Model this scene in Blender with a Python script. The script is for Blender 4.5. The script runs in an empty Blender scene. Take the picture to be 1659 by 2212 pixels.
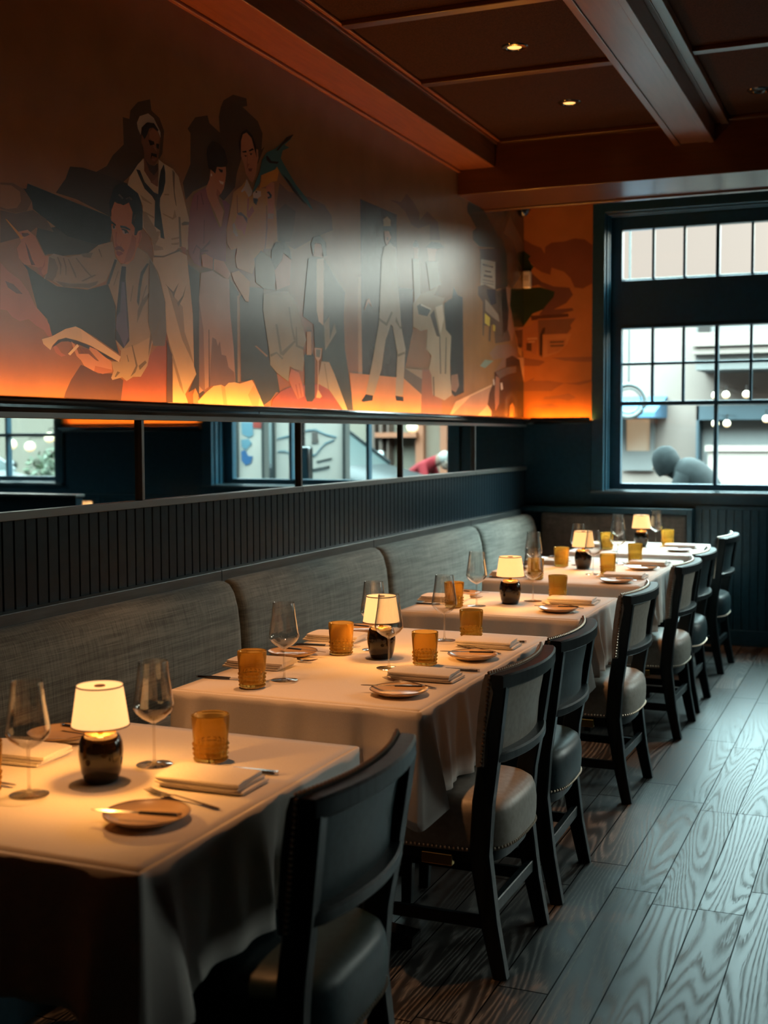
import bpy, bmesh, math, random
from mathutils import Vector, Matrix
from mathutils.geometry import tessellate_polygon
random.seed(7)
PI = math.pi
S = bpy.context.scene
COL = S.collection
R_ = math.radians

# ------------------------------------------------------------------ camera
CAMX, CAMZ, D = 2.573, 1.49, 8.86          # distance from the mural wall, eye height, depth of the window wall
FPX = 2640.54
ROT = Matrix(((0.92269971, 0.02128354, -0.38493149),
              (0.38550598, -0.05928179, 0.920799),
              (-0.00322157, -0.99801437, -0.06290422)))   # world = ROT @ (right, down, forward)
cam_d = bpy.data.cameras.new('camera')
cam = bpy.data.objects.new('camera', cam_d); COL.objects.link(cam)
right = Vector((ROT[0][0], ROT[1][0], ROT[2][0])); fwd = Vector((ROT[0][2], ROT[1][2], ROT[2][2])).normalized()
right = (right - fwd * right.dot(fwd)).normalized(); up = right.cross(fwd)
M = Matrix.Identity(4)
for i in range(3):
    M[i][0] = right[i]; M[i][1] = up[i]; M[i][2] = -fwd[i]
M.translation = Vector((CAMX, 0, CAMZ))
cam.matrix_world = M
cam_d.sensor_fit = 'VERTICAL'; cam_d.sensor_height = 36.0; cam_d.lens = FPX / 2212 * 36
cam_d.clip_start = 0.05; cam_d.clip_end = 200
cam_d.dof.use_dof = True; cam_d.dof.focus_distance = 3.95; cam_d.dof.aperture_fstop = 3.2
S.camera = cam

S.view_settings.view_transform = 'Standard'; S.view_settings.look = 'None'
S.view_settings.exposure = 0.0; S.view_settings.gamma = 1.0
S.cycles.max_bounces = 10; S.cycles.diffuse_bounces = 4; S.cycles.glossy_bounces = 4
S.cycles.transmission_bounces = 8; S.cycles.transparent_max_bounces = 32
S.cycles.caustics_reflective = False; S.cycles.caustics_refractive = False
S.cycles.sample_clamp_indirect = 6.0
S.cycles.use_denoising = True

# ------------------------------------------------------------------ world and lights
W = bpy.data.worlds.new('sky'); S.world = W; W.use_nodes = True
bg = W.node_tree.nodes['Background']; bg.inputs[1].default_value = 46.0
# overcast sky: dim along the horizon, bright overhead
_tc = W.node_tree.nodes.new('ShaderNodeTexCoord'); _sx = W.node_tree.nodes.new('ShaderNodeSeparateXYZ'); _cr = W.node_tree.nodes.new('ShaderNodeValToRGB')
_e = _cr.color_ramp.elements
for _p, _k in ((0, .0185), (.185, .0187), (.28, .06), (.36, .30), (.46, .95), (1, 1)):
    _n = _e[0] if _p == 0 else _e[len(_e) - 1] if _p == 1 else _e.new(_p)
    _n.color = (*(v * _k for v in ((.62, .94, .97) if _p > .3 else (1.0, .90, .79))), 1)
W.node_tree.links.new(_tc.outputs['Generated'], _sx.inputs[0]); W.node_tree.links.new(_sx.outputs[2], _cr.inputs[0]); 
_dp = W.node_tree.nodes.new('ShaderNodeVectorMath'); _dp.operation = 'DOT_PRODUCT'; _dp.inputs[1].default_value = (.63, .69, .36)   # brighter cloud to the right of the street
_pw = W.node_tree.nodes.new('ShaderNodeMath'); _pw.operation = 'POWER'; _mx = W.node_tree.nodes.new('ShaderNodeMath'); _mx.operation = 'MAXIMUM'; _mx.inputs[1].default_value = 0
_pw.inputs[1].default_value = 16; _sc = W.node_tree.nodes.new('ShaderNodeVectorMath'); _sc.operation = 'MULTIPLY_ADD'; _sc.inputs[0].default_value = (.80, .88, .80)
_k = W.node_tree.links.new
_k(_tc.outputs['Generated'], _dp.inputs[0]); _k(_dp.outputs['Value'], _mx.inputs[0]); _k(_mx.outputs[0], _pw.inputs[0]); _k(_pw.outputs[0], _sc.inputs[1]); _k(_cr.outputs[0], _sc.inputs[2]); _k(_sc.outputs[0], bg.inputs[0])

def light(kind, name, loc, energy, color, rot=(0, 0, 0), **kw):
    d = bpy.data.lights.new(name, kind); d.energy = energy; d.color = color
    for k, v in kw.items(): setattr(d, k, v)
    o = bpy.data.objects.new(name, d); COL.objects.link(o); o.location = loc; o.rotation_euler = rot
    return o
for nm, x0, x1 in (('window_portal', .61, 2.70), ('window_portal', 4.3, 6.4)):
    p = light('AREA', nm, ((x0 + x1) / 2, 9.30, 2.08), 1, (1, 1, 1), (R_(-90), 0, 0), shape='RECTANGLE', size=x1 - x0, size_y=2.0)
    p.data.cycles.is_portal = True
p = light('AREA', 'window_portal', (7.14, 6.7, 2.25), 1, (1, 1, 1), (0, R_(90), 0), shape='RECTANGLE', size=1.7, size_y=.7); p.data.cycles.is_portal = True  # portal of the added side window
LED = (1.0, 0.35, 0.045)
light('AREA', 'cove_strip_light', (.045, 4.8, 1.592), 35, LED, (PI, 0, R_(90)), shape='RECTANGLE', size=8.0, size_y=.02)
light('AREA', 'cove_strip_light', (.28, D - .045, 1.592), 3.4, LED, (PI, 0, 0), shape='RECTANGLE', size=.5, size_y=.02)
light('AREA', 'cove_strip_light', (3.5, D - .045, 1.592), 6, LED, (PI, 0, 0), shape='RECTANGLE', size=1.3, size_y=.02)
WARM = (1.0, 0.43, 0.15)
for x, y in ((.88, 5.66), (.88, 6.71), (.88, 4.55), (.88, 3.5), (.88, 2.45), (.88, 8.2)):
    light('SPOT', 'downlight_beam', (x, y, 3.29), 140, WARM, spot_size=R_(46), spot_blend=.8, shadow_soft_size=.03)

# ------------------------------------------------------------------ photo pixel -> wall point (used to trace the mural onto its wall)
def ray(px, py): return ROT @ Vector((px - 829.5, py - 1106.0, FPX))
def left_wall(px, py, x=0.0):
    r = ray(px, py); t = (x - CAMX) / r.x; return Vector((x, r.y * t, CAMZ + r.z * t))
def back_wall(px, py, y=D):
    r = ray(px, py); t = y / r.y; return Vector((CAMX + r.x * t, y, CAMZ + r.z * t))
def on_z(px, py, z):
    r = ray(px, py); t = (z - CAMZ) / r.z; return (CAMX + r.x * t, r.y * t)

# ------------------------------------------------------------------ materials
def mat(name, color, rough=.5, metal=0, spec=.5, coat=0, coat_rough=.1, sheen=0):
    m = bpy.data.materials.new(name); m.use_nodes = True
    b = m.node_tree.nodes['Principled BSDF']
    b.inputs['Base Color'].default_value = (*color, 1); b.inputs['Roughness'].default_value = rough
    b.inputs['Metallic'].default_value = metal; b.inputs['Specular IOR Level'].default_value = spec
    b.inputs['Coat Weight'].default_value = coat; b.inputs['Coat Roughness'].default_value = coat_rough
    b.inputs['Sheen Weight'].default_value = sheen
    return m
def N(m, t, **kw):
    n = m.node_tree.nodes.new(t)
    for k, v in kw.items(): setattr(n, k, v)
    return n
def L(m, a, b): m.node_tree.links.new(a, b)
def B(m): return m.node_tree.nodes['Principled BSDF']
def math_n(m, op, a, b=None, c=None):
    n = N(m, 'ShaderNodeMath', operation=op)
    for i, v in enumerate((a, b, c)):
        if v is None: continue
        if isinstance(v, (int, float)): n.inputs[i].default_value = v
        else: L(m, v, n.inputs[i])
    return n.outputs[0]
def noise_col(m, c0, c1, scale, stretch=(1, 1, 1), detail=4, bump=0.0, lo=.35, hi=.65, coords='Object', bdist=.002, rough=None):
    tc = N(m, 'ShaderNodeTexCoord'); mp = N(m, 'ShaderNodeMapping'); mp.inputs['Scale'].default_value = stretch
    L(m, tc.outputs[coords], mp.inputs[0])
    nz = N(m, 'ShaderNodeTexNoise'); nz.inputs['Scale'].default_value = scale; nz.inputs['Detail'].default_value = detail
    L(m, mp.outputs[0], nz.inputs['Vector'])
    cr = N(m, 'ShaderNodeValToRGB'); cr.color_ramp.elements[0].position = lo; cr.color_ramp.elements[1].position = hi
    cr.color_ramp.elements[0].color = (*c0, 1); cr.color_ramp.elements[1].color = (*c1, 1)
    L(m, nz.outputs['Fac'], cr.inputs[0]); L(m, cr.outputs[0], B(m).inputs['Base Color'])
    if bump:
        bp = N(m, 'ShaderNodeBump'); bp.inputs['Strength'].default_value = bump; bp.inputs['Distance'].default_value = bdist
        L(m, nz.outputs['Fac'], bp.inputs['Height']); L(m, bp.outputs[0], B(m).inputs['Normal'])
    return m
def wood(name, c0, c1, rough=.35, axis=1, coat=0, scale=9):
    m = mat(name, c0, rough, coat=coat)
    st = [6, 6, 6]; st[axis] = .5
    return noise_col(m, c0, c1, scale, st, 6, .25, coords='Object')

# dark joinery
M_navy = noise_col(mat('navy_paint', (.010, .020, .028), .34, spec=.3), (.007, .034, .050), (.010, .042, .062), 30, bump=.03)
M_frame = noise_col(mat('window_paint', (.009, .046, .070), .30), (.008, .042, .064), (.011, .052, .080), 30, bump=.03)
M_bead = noise_col(mat('beadboard_paint', (.012, .018, .021), .30, spec=.13), (.007, .017, .024), (.010, .022, .031), 24, bump=.03)
M_ash = wood('dark_ash', (.012, .017, .018), (.035, .044, .045), .38, 1)
M_chairwood = wood('chair_wood', (.005, .008, .009), (.012, .018, .020), .36, 2); B(M_chairwood).inputs['Specular IOR Level'].default_value = .22
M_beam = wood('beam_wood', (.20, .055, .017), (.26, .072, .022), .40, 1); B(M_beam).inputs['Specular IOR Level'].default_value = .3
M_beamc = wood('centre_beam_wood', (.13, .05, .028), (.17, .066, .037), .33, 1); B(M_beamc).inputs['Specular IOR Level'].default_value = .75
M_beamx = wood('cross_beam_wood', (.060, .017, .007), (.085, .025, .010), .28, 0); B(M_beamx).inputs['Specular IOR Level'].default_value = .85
M_cork = noise_col(mat('cork_panel', (.08, .04, .02), .85, spec=.1), (.026, .010, .004), (.058, .022, .009), 160, detail=3, bump=.3)
M_grey = mat('grey_metal_trim', (.10, .10, .095), .38, .35)
M_black = mat('black_gloss', (.006, .006, .006), .12, coat=.6)
M_ceram = noise_col(mat('black_ceramic', (.010, .007, .005), .14, coat=.4, coat_rough=.06, spec=.3), (.005, .004, .003), (.014, .008, .005), 6, bump=.05)
M_brass = mat('brass', (.55, .34, .10), .25, 1)
M_steel = mat('steel', (.62, .58, .54), .2, 1)
M_hand = mat('knife_handle', (.010, .008, .008), .25, coat=.4)
M_cream = mat('cream_ceramic', (.72, .50, .30), .22, coat=.4)
M_rim = mat('plate_rim', (.10, .055, .03), .3)
M_white_plastic = mat('white_plastic', (.75, .68, .60), .5)
M_nail = mat('nailhead', (.50, .40, .31), .30, .92)
M_leather_d = noise_col(mat('dark_teal_leather', (.04, .06, .065), .42, spec=.3), (.008, .022, .027), (.013, .032, .038), 60, bump=.12)
M_leather_t = noise_col(mat('taupe_leather', (.28, .25, .21), .46), (.25, .22, .18), (.31, .275, .235), 60, bump=.12)
M_cloth = noise_col(mat('tablecloth', (.74, .69, .64), .75, sheen=.25), (.72, .67, .62), (.78, .73, .69), 420, detail=2, bump=.08, bdist=.0006)
M_napkin = noise_col(mat('napkin_linen', (.78, .72, .66), .8, sheen=.2), (.74, .68, .62), (.80, .75, .70), 300, detail=2, bump=.1, bdist=.0008)

# mirror glass
M_mirror = mat('mirror', (.72, .73, .72), .015, 1)

def thin_glass(name, tint, gloss=1.0, body=None, body_mix=0.0, rough=.02):
    m = bpy.data.materials.new(name); m.use_nodes = True; nt = m.node_tree; nt.nodes.clear()
    out = N(m, 'ShaderNodeOutputMaterial'); tr = N(m, 'ShaderNodeBsdfTransparent'); tr.inputs[0].default_value = (*tint, 1)
    gl = N(m, 'ShaderNodeBsdfGlossy'); gl.inputs['Roughness'].default_value = rough
    fr = N(m, 'ShaderNodeLayerWeight')
    fac = math_n(m, 'MULTIPLY', math_n(m, 'MULTIPLY_ADD', math_n(m, 'POWER', fr.outputs['Facing'], 2.6), .85, .055), gloss)
    base = tr.outputs[0]
    if body:
        di = N(m, 'ShaderNodeBsdfDiffuse'); di.inputs[0].default_value = (*body, 1)
        tl = N(m, 'ShaderNodeBsdfTranslucent'); tl.inputs[0].default_value = (*body, 1)
        a = N(m, 'ShaderNodeMixShader'); a.inputs[0].default_value = .65; L(m, di.outputs[0], a.inputs[1]); L(m, tl.outputs[0], a.inputs[2])
        b = N(m, 'ShaderNodeMixShader'); b.inputs[0].default_value = body_mix; L(m, base, b.inputs[1]); L(m, a.outputs[0], b.inputs[2])
        base = b.outputs[0]
    mx = N(m, 'ShaderNodeMixShader'); L(m, fac, mx.inputs[0]); L(m, base, mx.inputs[1]); L(m, gl.outputs[0], mx.inputs[2])
    L(m, mx.outputs[0], out.inputs[0])
    return m
M_wine = thin_glass('clear_glass', (.988, .985, .975), 1.45)
M_stem = thin_glass('stem_glass', (.965, .955, .94), 2.2)
M_pane = thin_glass('window_glass', (.97, .985, .98), .35)
M_amber = bpy.data.materials.new('amber_glass'); M_amber.use_nodes = True
def _amber(m):
    m.node_tree.nodes.clear(); out = N(m, 'ShaderNodeOutputMaterial')
    g = N(m, 'ShaderNodeBsdfGlass'); g.inputs['Color'].default_value = (1.0, .85, .48, 1); g.inputs['Roughness'].default_value = .02; g.inputs['IOR'].default_value = 1.45
    tl = N(m, 'ShaderNodeBsdfTranslucent'); tl.inputs[0].default_value = (1.0, .66, .16, 1); di = N(m, 'ShaderNodeBsdfDiffuse'); di.inputs[0].default_value = (.95, .52, .10, 1)
    a = N(m, 'ShaderNodeMixShader'); a.inputs[0].default_value = .5; L(m, tl.outputs[0], a.inputs[1]); L(m, di.outputs[0], a.inputs[2])
    b = N(m, 'ShaderNodeMixShader'); b.inputs[0].default_value = .25; L(m, g.outputs[0], b.inputs[1]); L(m, a.outputs[0], b.inputs[2]); L(m, b.outputs[0], out.inputs[0])
_amber(M_amber)

def emit_mat(name, color, strength, base=(.8, .7, .5)):
    m = mat(name, base, .7); b = B(m)
    b.inputs['Emission Color'].default_value = (*color, 1); b.inputs['Emission Strength'].default_value = strength
    return m
M_bulb = emit_mat('downlight_bulb', (1, .50, .14), 1.6)
M_string = emit_mat('street_bulb', (1, .55, .2), 1.5)
M_shade = bpy.data.materials.new('lamp_shade_linen'); M_shade.use_nodes = True
def _shade(m):
    nt = m.node_tree; nt.nodes.clear()
    out = N(m, 'ShaderNodeOutputMaterial'); di = N(m, 'ShaderNodeBsdfDiffuse'); tl = N(m, 'ShaderNodeBsdfTranslucent'); em = N(m, 'ShaderNodeEmission')
    tc = N(m, 'ShaderNodeTexCoord'); nz = N(m, 'ShaderNodeTexNoise'); nz.inputs['Scale'].default_value = 300; nz.inputs['Detail'].default_value = 2
    L(m, tc.outputs['Object'], nz.inputs['Vector'])
    cr = N(m, 'ShaderNodeValToRGB'); cr.color_ramp.elements[0].color = (.78, .60, .40, 1); cr.color_ramp.elements[1].color = (.92, .76, .55, 1)
    L(m, nz.outputs['Fac'], cr.inputs[0])
    L(m, cr.outputs[0], di.inputs[0])
    tv = N(m, 'ShaderNodeVectorMath', operation='SCALE'); tv.inputs['Scale'].default_value = 1.0; L(m, cr.outputs[0], tv.inputs[0]); L(m, tv.outputs[0], tl.inputs[0])
    mx = N(m, 'ShaderNodeMixShader'); mx.inputs[0].default_value = .4; L(m, di.outputs[0], mx.inputs[1]); L(m, tl.outputs[0], mx.inputs[2])
    em.inputs[0].default_value = (1, .74, .34, 1); em.inputs[1].default_value = .55
    ad = N(m, 'ShaderNodeAddShader'); L(m, mx.outputs[0], ad.inputs[0]); L(m, em.outputs[0], ad.inputs[1]); L(m, ad.outputs[0], out.inputs[0])
_shade(M_shade)

# woven banquette fabric: horizontal and vertical slubs
def weave(name, c0, c1):
    m = mat(name, c0, .85, sheen=.15)
    tc = N(m, 'ShaderNodeTexCoord')
    acc = None
    for st in ((40, 6, 260), (40, 260, 8), (12, 2, 40)):
        mp = N(m, 'ShaderNodeMapping'); mp.inputs['Scale'].default_value = st; L(m, tc.outputs['Object'], mp.inputs[0])
        nz = N(m, 'ShaderNodeTexNoise'); nz.inputs['Scale'].default_value = 1; nz.inputs['Detail'].default_value = 3; L(m, mp.outputs[0], nz.inputs['Vector'])
        acc = nz.outputs['Fac'] if acc is None else math_n(m, 'ADD', acc, nz.outputs['Fac'])
    v = math_n(m, 'DIVIDE', acc, 3.0)
    cr = N(m, 'ShaderNodeValToRGB'); cr.color_ramp.elements[0].position = .41; cr.color_ramp.elements[1].position = .60
    cr.color_ramp.elements[0].color = (*c0, 1); cr.color_ramp.elements[1].color = (*c1, 1)
    L(m, v, cr.inputs[0]); L(m, cr.outputs[0], B(m).inputs['Base Color'])
    bp = N(m, 'ShaderNodeBump'); bp.inputs['Strength'].default_value = .25; bp.inputs['Distance'].default_value = .001
    L(m, v, bp.inputs['Height']); L(m, bp.outputs[0], B(m).inputs['Normal'])
    return m
M_fabric = weave('woven_upholstery', (.058, .066, .055), (.185, .200, .170))
M_fabric_b = weave('brown_upholstery', (.060, .045, .036), (.10, .078, .062))

# plank floor
def floor_mat():
    m = mat('oak_plank_floor', (.03, .025, .022), .32, spec=.5)
    geo = N(m, 'ShaderNodeNewGeometry'); sx = N(m, 'ShaderNodeSeparateXYZ'); L(m, geo.outputs['Position'], sx.inputs[0])
    X, Y = sx.outputs[0], sx.outputs[1]
    u = math_n(m, 'DIVIDE', math_n(m, 'SUBTRACT', X, 1.609 - 14.03), .1403)
    col = math_n(m, 'FLOOR', u); fu = math_n(m, 'FRACT', u)
    w1 = N(m, 'ShaderNodeTexWhiteNoise', noise_dimensions='1D'); L(m, col, w1.inputs['W'])
    v = math_n(m, 'DIVIDE', math_n(m, 'ADD', math_n(m, 'ADD', Y, 20), math_n(m, 'MULTIPLY', w1.outputs[0], 3.1)), 1.05)
    row = math_n(m, 'FLOOR', v); fv = math_n(m, 'FRACT', v)
    cid = N(m, 'ShaderNodeCombineXYZ'); L(m, col, cid.inputs[0]); L(m, row, cid.inputs[1])
    w2 = N(m, 'ShaderNodeTexWhiteNoise', noise_dimensions='2D'); L(m, cid.outputs[0], w2.inputs['Vector'])
    idv = w2.outputs[0]
    # cathedral grain: contour lines of a stretched noise field, different on every plank
    cv = N(m, 'ShaderNodeCombineXYZ')
    L(m, math_n(m, 'MULTIPLY', X, 7.0), cv.inputs[0]); L(m, math_n(m, 'MULTIPLY', Y, .62), cv.inputs[1]); L(m, math_n(m, 'MULTIPLY', idv, 60), cv.inputs[2])
    nz = N(m, 'ShaderNodeTexNoise'); nz.inputs['Scale'].default_value = 1.0; nz.inputs['Detail'].default_value = .6; nz.inputs['Roughness'].default_value = .35
    L(m, cv.outputs[0], nz.inputs['Vector'])
    fine = N(m, 'ShaderNodeTexNoise'); fine.inputs['Scale'].default_value = 1.0; fine.inputs['Detail'].default_value = 2
    cf = N(m, 'ShaderNodeCombineXYZ'); L(m, math_n(m, 'MULTIPLY', X, 420), cf.inputs[0]); L(m, math_n(m, 'MULTIPLY', Y, 22), cf.inputs[1]); L(m, math_n(m, 'MULTIPLY', idv, 90), cf.inputs[2])
    L(m, cf.outputs[0], fine.inputs['Vector'])
    ph = math_n(m, 'ADD', math_n(m, 'MULTIPLY', nz.outputs['Fac'], 175), math_n(m, 'MULTIPLY', fine.outputs['Fac'], 4.5))
    ring = math_n(m, 'MULTIPLY_ADD', math_n(m, 'SINE', ph), .5, .5)
    ring = math_n(m, 'POWER', ring, 2.5)
    grain = math_n(m, 'MULTIPLY', ring, math_n(m, 'MULTIPLY_ADD', fine.outputs['Fac'], 2.6, -.65)); grain = math_n(m, 'MAXIMUM', math_n(m, 'MINIMUM', grain, 1.0), 0.0)
    # seams
    e1 = math_n(m, 'LESS_THAN', math_n(m, 'ABSOLUTE', math_n(m, 'SUBTRACT', fu, .5)), .485)
    e2 = math_n(m, 'LESS_THAN', math_n(m, 'ABSOLUTE', math_n(m, 'SUBTRACT', fv, .5)), .4975)
    solid = math_n(m, 'MULTIPLY', e1, e2)
    mx = N(m, 'ShaderNodeMix', data_type='RGBA')
    mx.inputs['A'].default_value = (.020, .017, .015, 1); mx.inputs['B'].default_value = (.17, .155, .14, 1)
    L(m, grain, mx.inputs['Factor'])
    vr = math_n(m, 'MULTIPLY', math_n(m, 'MULTIPLY_ADD', idv, .7, .65), solid)
    mv = N(m, 'ShaderNodeVectorMath', operation='SCALE'); L(m, mx.outputs['Result'], mv.inputs[0]); L(m, vr, mv.inputs['Scale'])
    L(m, mv.outputs[0], B(m).inputs['Base Color'])
    L(m, math_n(m, 'ADD', math_n(m, 'MULTIPLY_ADD', grain, .14, .37), math_n(m, 'MULTIPLY', idv, .06)), B(m).inputs['Roughness'])
    L(m, math_n(m, 'MULTIPLY', math_n(m, 'MULTIPLY_ADD', grain, -.42, .58), math_n(m, 'MULTIPLY_ADD', solid, .95, .05)), B(m).inputs['Specular IOR Level'])
    hgt = math_n(m, 'ADD', math_n(m, 'MULTIPLY', grain, -.06), math_n(m, 'MULTIPLY', solid, 1.0))
    bp = N(m, 'ShaderNodeBump'); bp.inputs['Strength'].default_value = .35; bp.inputs['Distance'].default_value = .0015
    L(m, hgt, bp.inputs['Height']); L(m, bp.outputs[0], B(m).inputs['Normal'])
    return m
M_floor = floor_mat()

# ------------------------------------------------------------------ mesh building
class MB:
    def __init__(s): s.v = []; s.f = []; s.mi = []
    def add(s, verts, faces, mi=0):
        o = len(s.v); s.v += [tuple(p) for p in verts]; s.f += [[i + o for i in f] for f in faces]; s.mi += [mi] * len(faces); return s
    def box(s, x0, x1, y0, y1, z0, z1, mi=0):
        return s.add([(x0, y0, z0), (x1, y0, z0), (x1, y1, z0), (x0, y1, z0), (x0, y0, z1), (x1, y0, z1), (x1, y1, z1), (x0, y1, z1)],
                     [(3, 2, 1, 0), (4, 5, 6, 7), (0, 1, 5, 4), (1, 2, 6, 5), (2, 3, 7, 6), (3, 0, 4, 7)], mi)
    def loft(s, rings, cap=True, closed=True, mi=0):
        n = len(rings[0]); V = [p for r in rings for p in r]; F = []
        for i in range(len(rings) - 1):
            for j in range(n if closed else n - 1):
                k = (j + 1) % n
                F.append((i * n + j, i * n + k, (i + 1) * n + k, (i + 1) * n + j))
        if cap: F.append(tuple(range(n - 1, -1, -1))); F.append(tuple((len(rings) - 1) * n + j for j in range(n)))
        return s.add(V, F, mi)
    def lathe(s, prof, seg=32, c=(0, 0), mi=0, cap=False):
        rings = [[(c[0] + r * math.cos(2 * PI * j / seg), c[1] + r * math.sin(2 * PI * j / seg), z) for j in range(seg)] for r, z in prof]
        return s.loft(rings, cap, True, mi)
    def bar(s, pts, w, h, mi=0, upv=(0, 0, 1)):
        """square-section bar along pts; w sideways, h along upv (numbers or lists)"""
        rings = []; P = [Vector(p) for p in pts]
        for i, p in enumerate(P):
            t = ((P[min(i + 1, len(P) - 1)] - P[max(i - 1, 0)])).normalized()
            a = t.cross(Vector(upv)).normalized(); b = a.cross(t).normalized()
            ww = (w[i] if isinstance(w, (list, tuple)) else w) / 2; hh = (h[i] if isinstance(h, (list, tuple)) else h) / 2
            c = .22 * min(ww, hh)
            rings.append([p + a * sx + b * sy for sx, sy in ((-ww + c, -hh), (ww - c, -hh), (ww, -hh + c), (ww, hh - c), (ww - c, hh), (-ww + c, hh), (-ww, hh - c), (-ww, -hh + c))])
        return s.loft(rings, mi=mi)
    def tube(s, pts, r, seg=8, mi=0):
        rings = []; P = [Vector(p) for p in pts]
        for i, p in enumerate(P):
            t = (P[min(i + 1, len(P) - 1)] - P[max(i - 1, 0)]).normalized()
            u = Vector((0, 0, 1)) if abs(t.z) < .9 else Vector((1, 0, 0))
            a = t.cross(u).normalized(); b = a.cross(t); rr = r[i] if isinstance(r, (list, tuple)) else r
            rings.append([p + (a * math.cos(2 * PI * j / seg) + b * math.sin(2 * PI * j / seg)) * rr for j in range(seg)])
        return s.loft(rings, mi=mi)
    def ball(s, c, r, seg=10, rows=6, sc=(1, 1, 1), mi=0):
        rings = [[(c[0] + r * sc[0] * math.sin(PI * i / rows) * math.cos(2 * PI * j / seg), c[1] + r * sc[1] * math.sin(PI * i / rows) * math.sin(2 * PI * j / seg), c[2] + r * sc[2] * math.cos(PI * i / rows)) for j in range(seg)] for i in range(1, rows)]
        V = [p for q in rings for p in q]; n = seg; F = []
        for i in range(rows - 2):
            for j in range(n): F.append((i * n + j, (i + 1) * n + j, (i + 1) * n + (j + 1) % n, i * n + (j + 1) % n))
        t = len(V); V += [(c[0], c[1], c[2] + r * sc[2]), (c[0], c[1], c[2] - r * sc[2])]
        for j in range(n): F.append((t, j, (j + 1) % n)); F.append((t + 1, (rows - 2) * n + (j + 1) % n, (rows - 2) * n + j))
        return s.add(V, F, mi)
    def prism(s, poly, axis, a, b, mi=0):
        """extrude a 2-D polygon along an axis (0 x, 1 y, 2 z) from a to b"""
        def P(q, t): return (t, q[0], q[1]) if axis == 0 else (q[0], t, q[1]) if axis == 1 else (q[0], q[1], t)
        return s.loft([[P(q, a) for q in poly], [P(q, b) for q in poly]], mi=mi)
    def build(s, name, mats, parent=None, smooth=35, loc=None, rot=None, bevel=0, segs=2, recalc=True):
        me = bpy.data.meshes.new(name); me.from_pydata(s.v, [], s.f)
        for m in (mats if isinstance(mats, (list, tuple)) else [mats]): me.materials.append(m)
        me.polygons.foreach_set('material_index', s.mi)
        if recalc:
            bm = bmesh.new(); bm.from_mesh(me); bmesh.ops.recalc_face_normals(bm, faces=bm.faces); bm.to_mesh(me); bm.free()
        if smooth:
            me.polygons.foreach_set('use_smooth', [True] * len(me.polygons)); me.set_sharp_from_angle(angle=R_(smooth))
        me.update()
        o = bpy.data.objects.new(name, me); COL.objects.link(o)
        if parent: o.parent = parent
        if loc: o.location = loc
        if rot: o.rotation_euler = rot
        if bevel:
            b = o.modifiers.new('bevel', 'BEVEL'); b.width = bevel; b.segments = segs; b.limit_method = 'ANGLE'; b.angle_limit = R_(40)
        return o
def tag(o, label, cat, group=None, kind=None):
    o['label'] = label; o['category'] = cat
    if group: o['group'] = group
    if kind: o['kind'] = kind
    return o
def struct(o): o['kind'] = 'structure'; return o
def empty(name, loc=(0, 0, 0), rz=0):
    o = bpy.data.objects.new(name, None); COL.objects.link(o); o.location = loc; o.rotation_euler = (0, 0, rz); o.empty_display_size = .05; return o
KIDS = {}
def kids(o): return [c for c in bpy.data.objects if c.parent == o]
def copy_tree(o, loc=None, rz=None, label=None, parent=None):
    c = o.copy(); COL.objects.link(c)
    if parent: c.parent = parent
    if loc is not None: c.location = loc
    if rz is not None: c.rotation_euler = (0, 0, rz)
    if label: c['label'] = label
    if o.name not in KIDS: KIDS[o.name] = kids(o)
    for k in KIDS[o.name]: copy_tree(k, parent=c)
    return c
# ================================================================== SETTING
struct(MB().box(-.0, 7.0, -2.0, D, -.06, 0).build('floor', M_floor))
M_plaster = mat('plaster', (.20, .11, .055), .5)
M_dark = mat('dark_wall', (.016, .015, .014), .55)
struct(MB().box(-.12, 0, -2.0, D + .3, 0, 3.46).build('wall_left', M_plaster))
struct(MB().box(7.0, 7.12, -2.0, 6.35, 0, 3.46).box(7.0, 7.12, 7.05, D + .3, 0, 3.46).box(7.0, 7.12, 6.35, 7.05, 0, 1.40).box(7.0, 7.12, 6.35, 7.05, 3.08, 3.46).build('wall_right', M_dark, smooth=0))
b = MB().box(7.03, 7.09, 6.35, 6.41, 1.40, 3.08).box(7.03, 7.09, 6.99, 7.05, 1.40, 3.08).box(7.03, 7.09, 6.41, 6.99, 1.40, 1.47).box(7.03, 7.09, 6.41, 6.99, 3.0, 3.08).box(7.03, 7.09, 6.69, 6.71, 1.47, 3.0).box(7.03, 7.09, 6.41, 6.99, 2.25, 2.29)  # unseen window, added in the side wall to light chairs and cloth sides
fr = struct(b.build('window_3', M_frame, smooth=0)); MB().box(7.094, 7.10, 6.41, 6.99, 1.47, 3.0).build('window_glass', M_pane, fr, smooth=0)
struct(MB().box(-.12, 7.12, -2.12, -2.0, 0, 3.46).build('wall_front', M_dark))
struct(MB().box(-.12, 7.12, -2.12, D + .3, 3.31, 3.46).build('ceiling', M_cork))
WX = ((.61, 2.70), (4.30, 6.40)); ZB, ZT = 1.078, 3.08
w = MB(); Y1 = D + .26
w.box(0, 7, D, Y1, 0, ZB).box(0, 7, D, Y1, ZT, 3.31)
for a, b in ((0, .61), (2.70, 4.30), (6.40, 7.0)): w.box(a, b, D, Y1, ZB, ZT)
struct(w.build('wall_back', M_navy, smooth=0))

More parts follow.
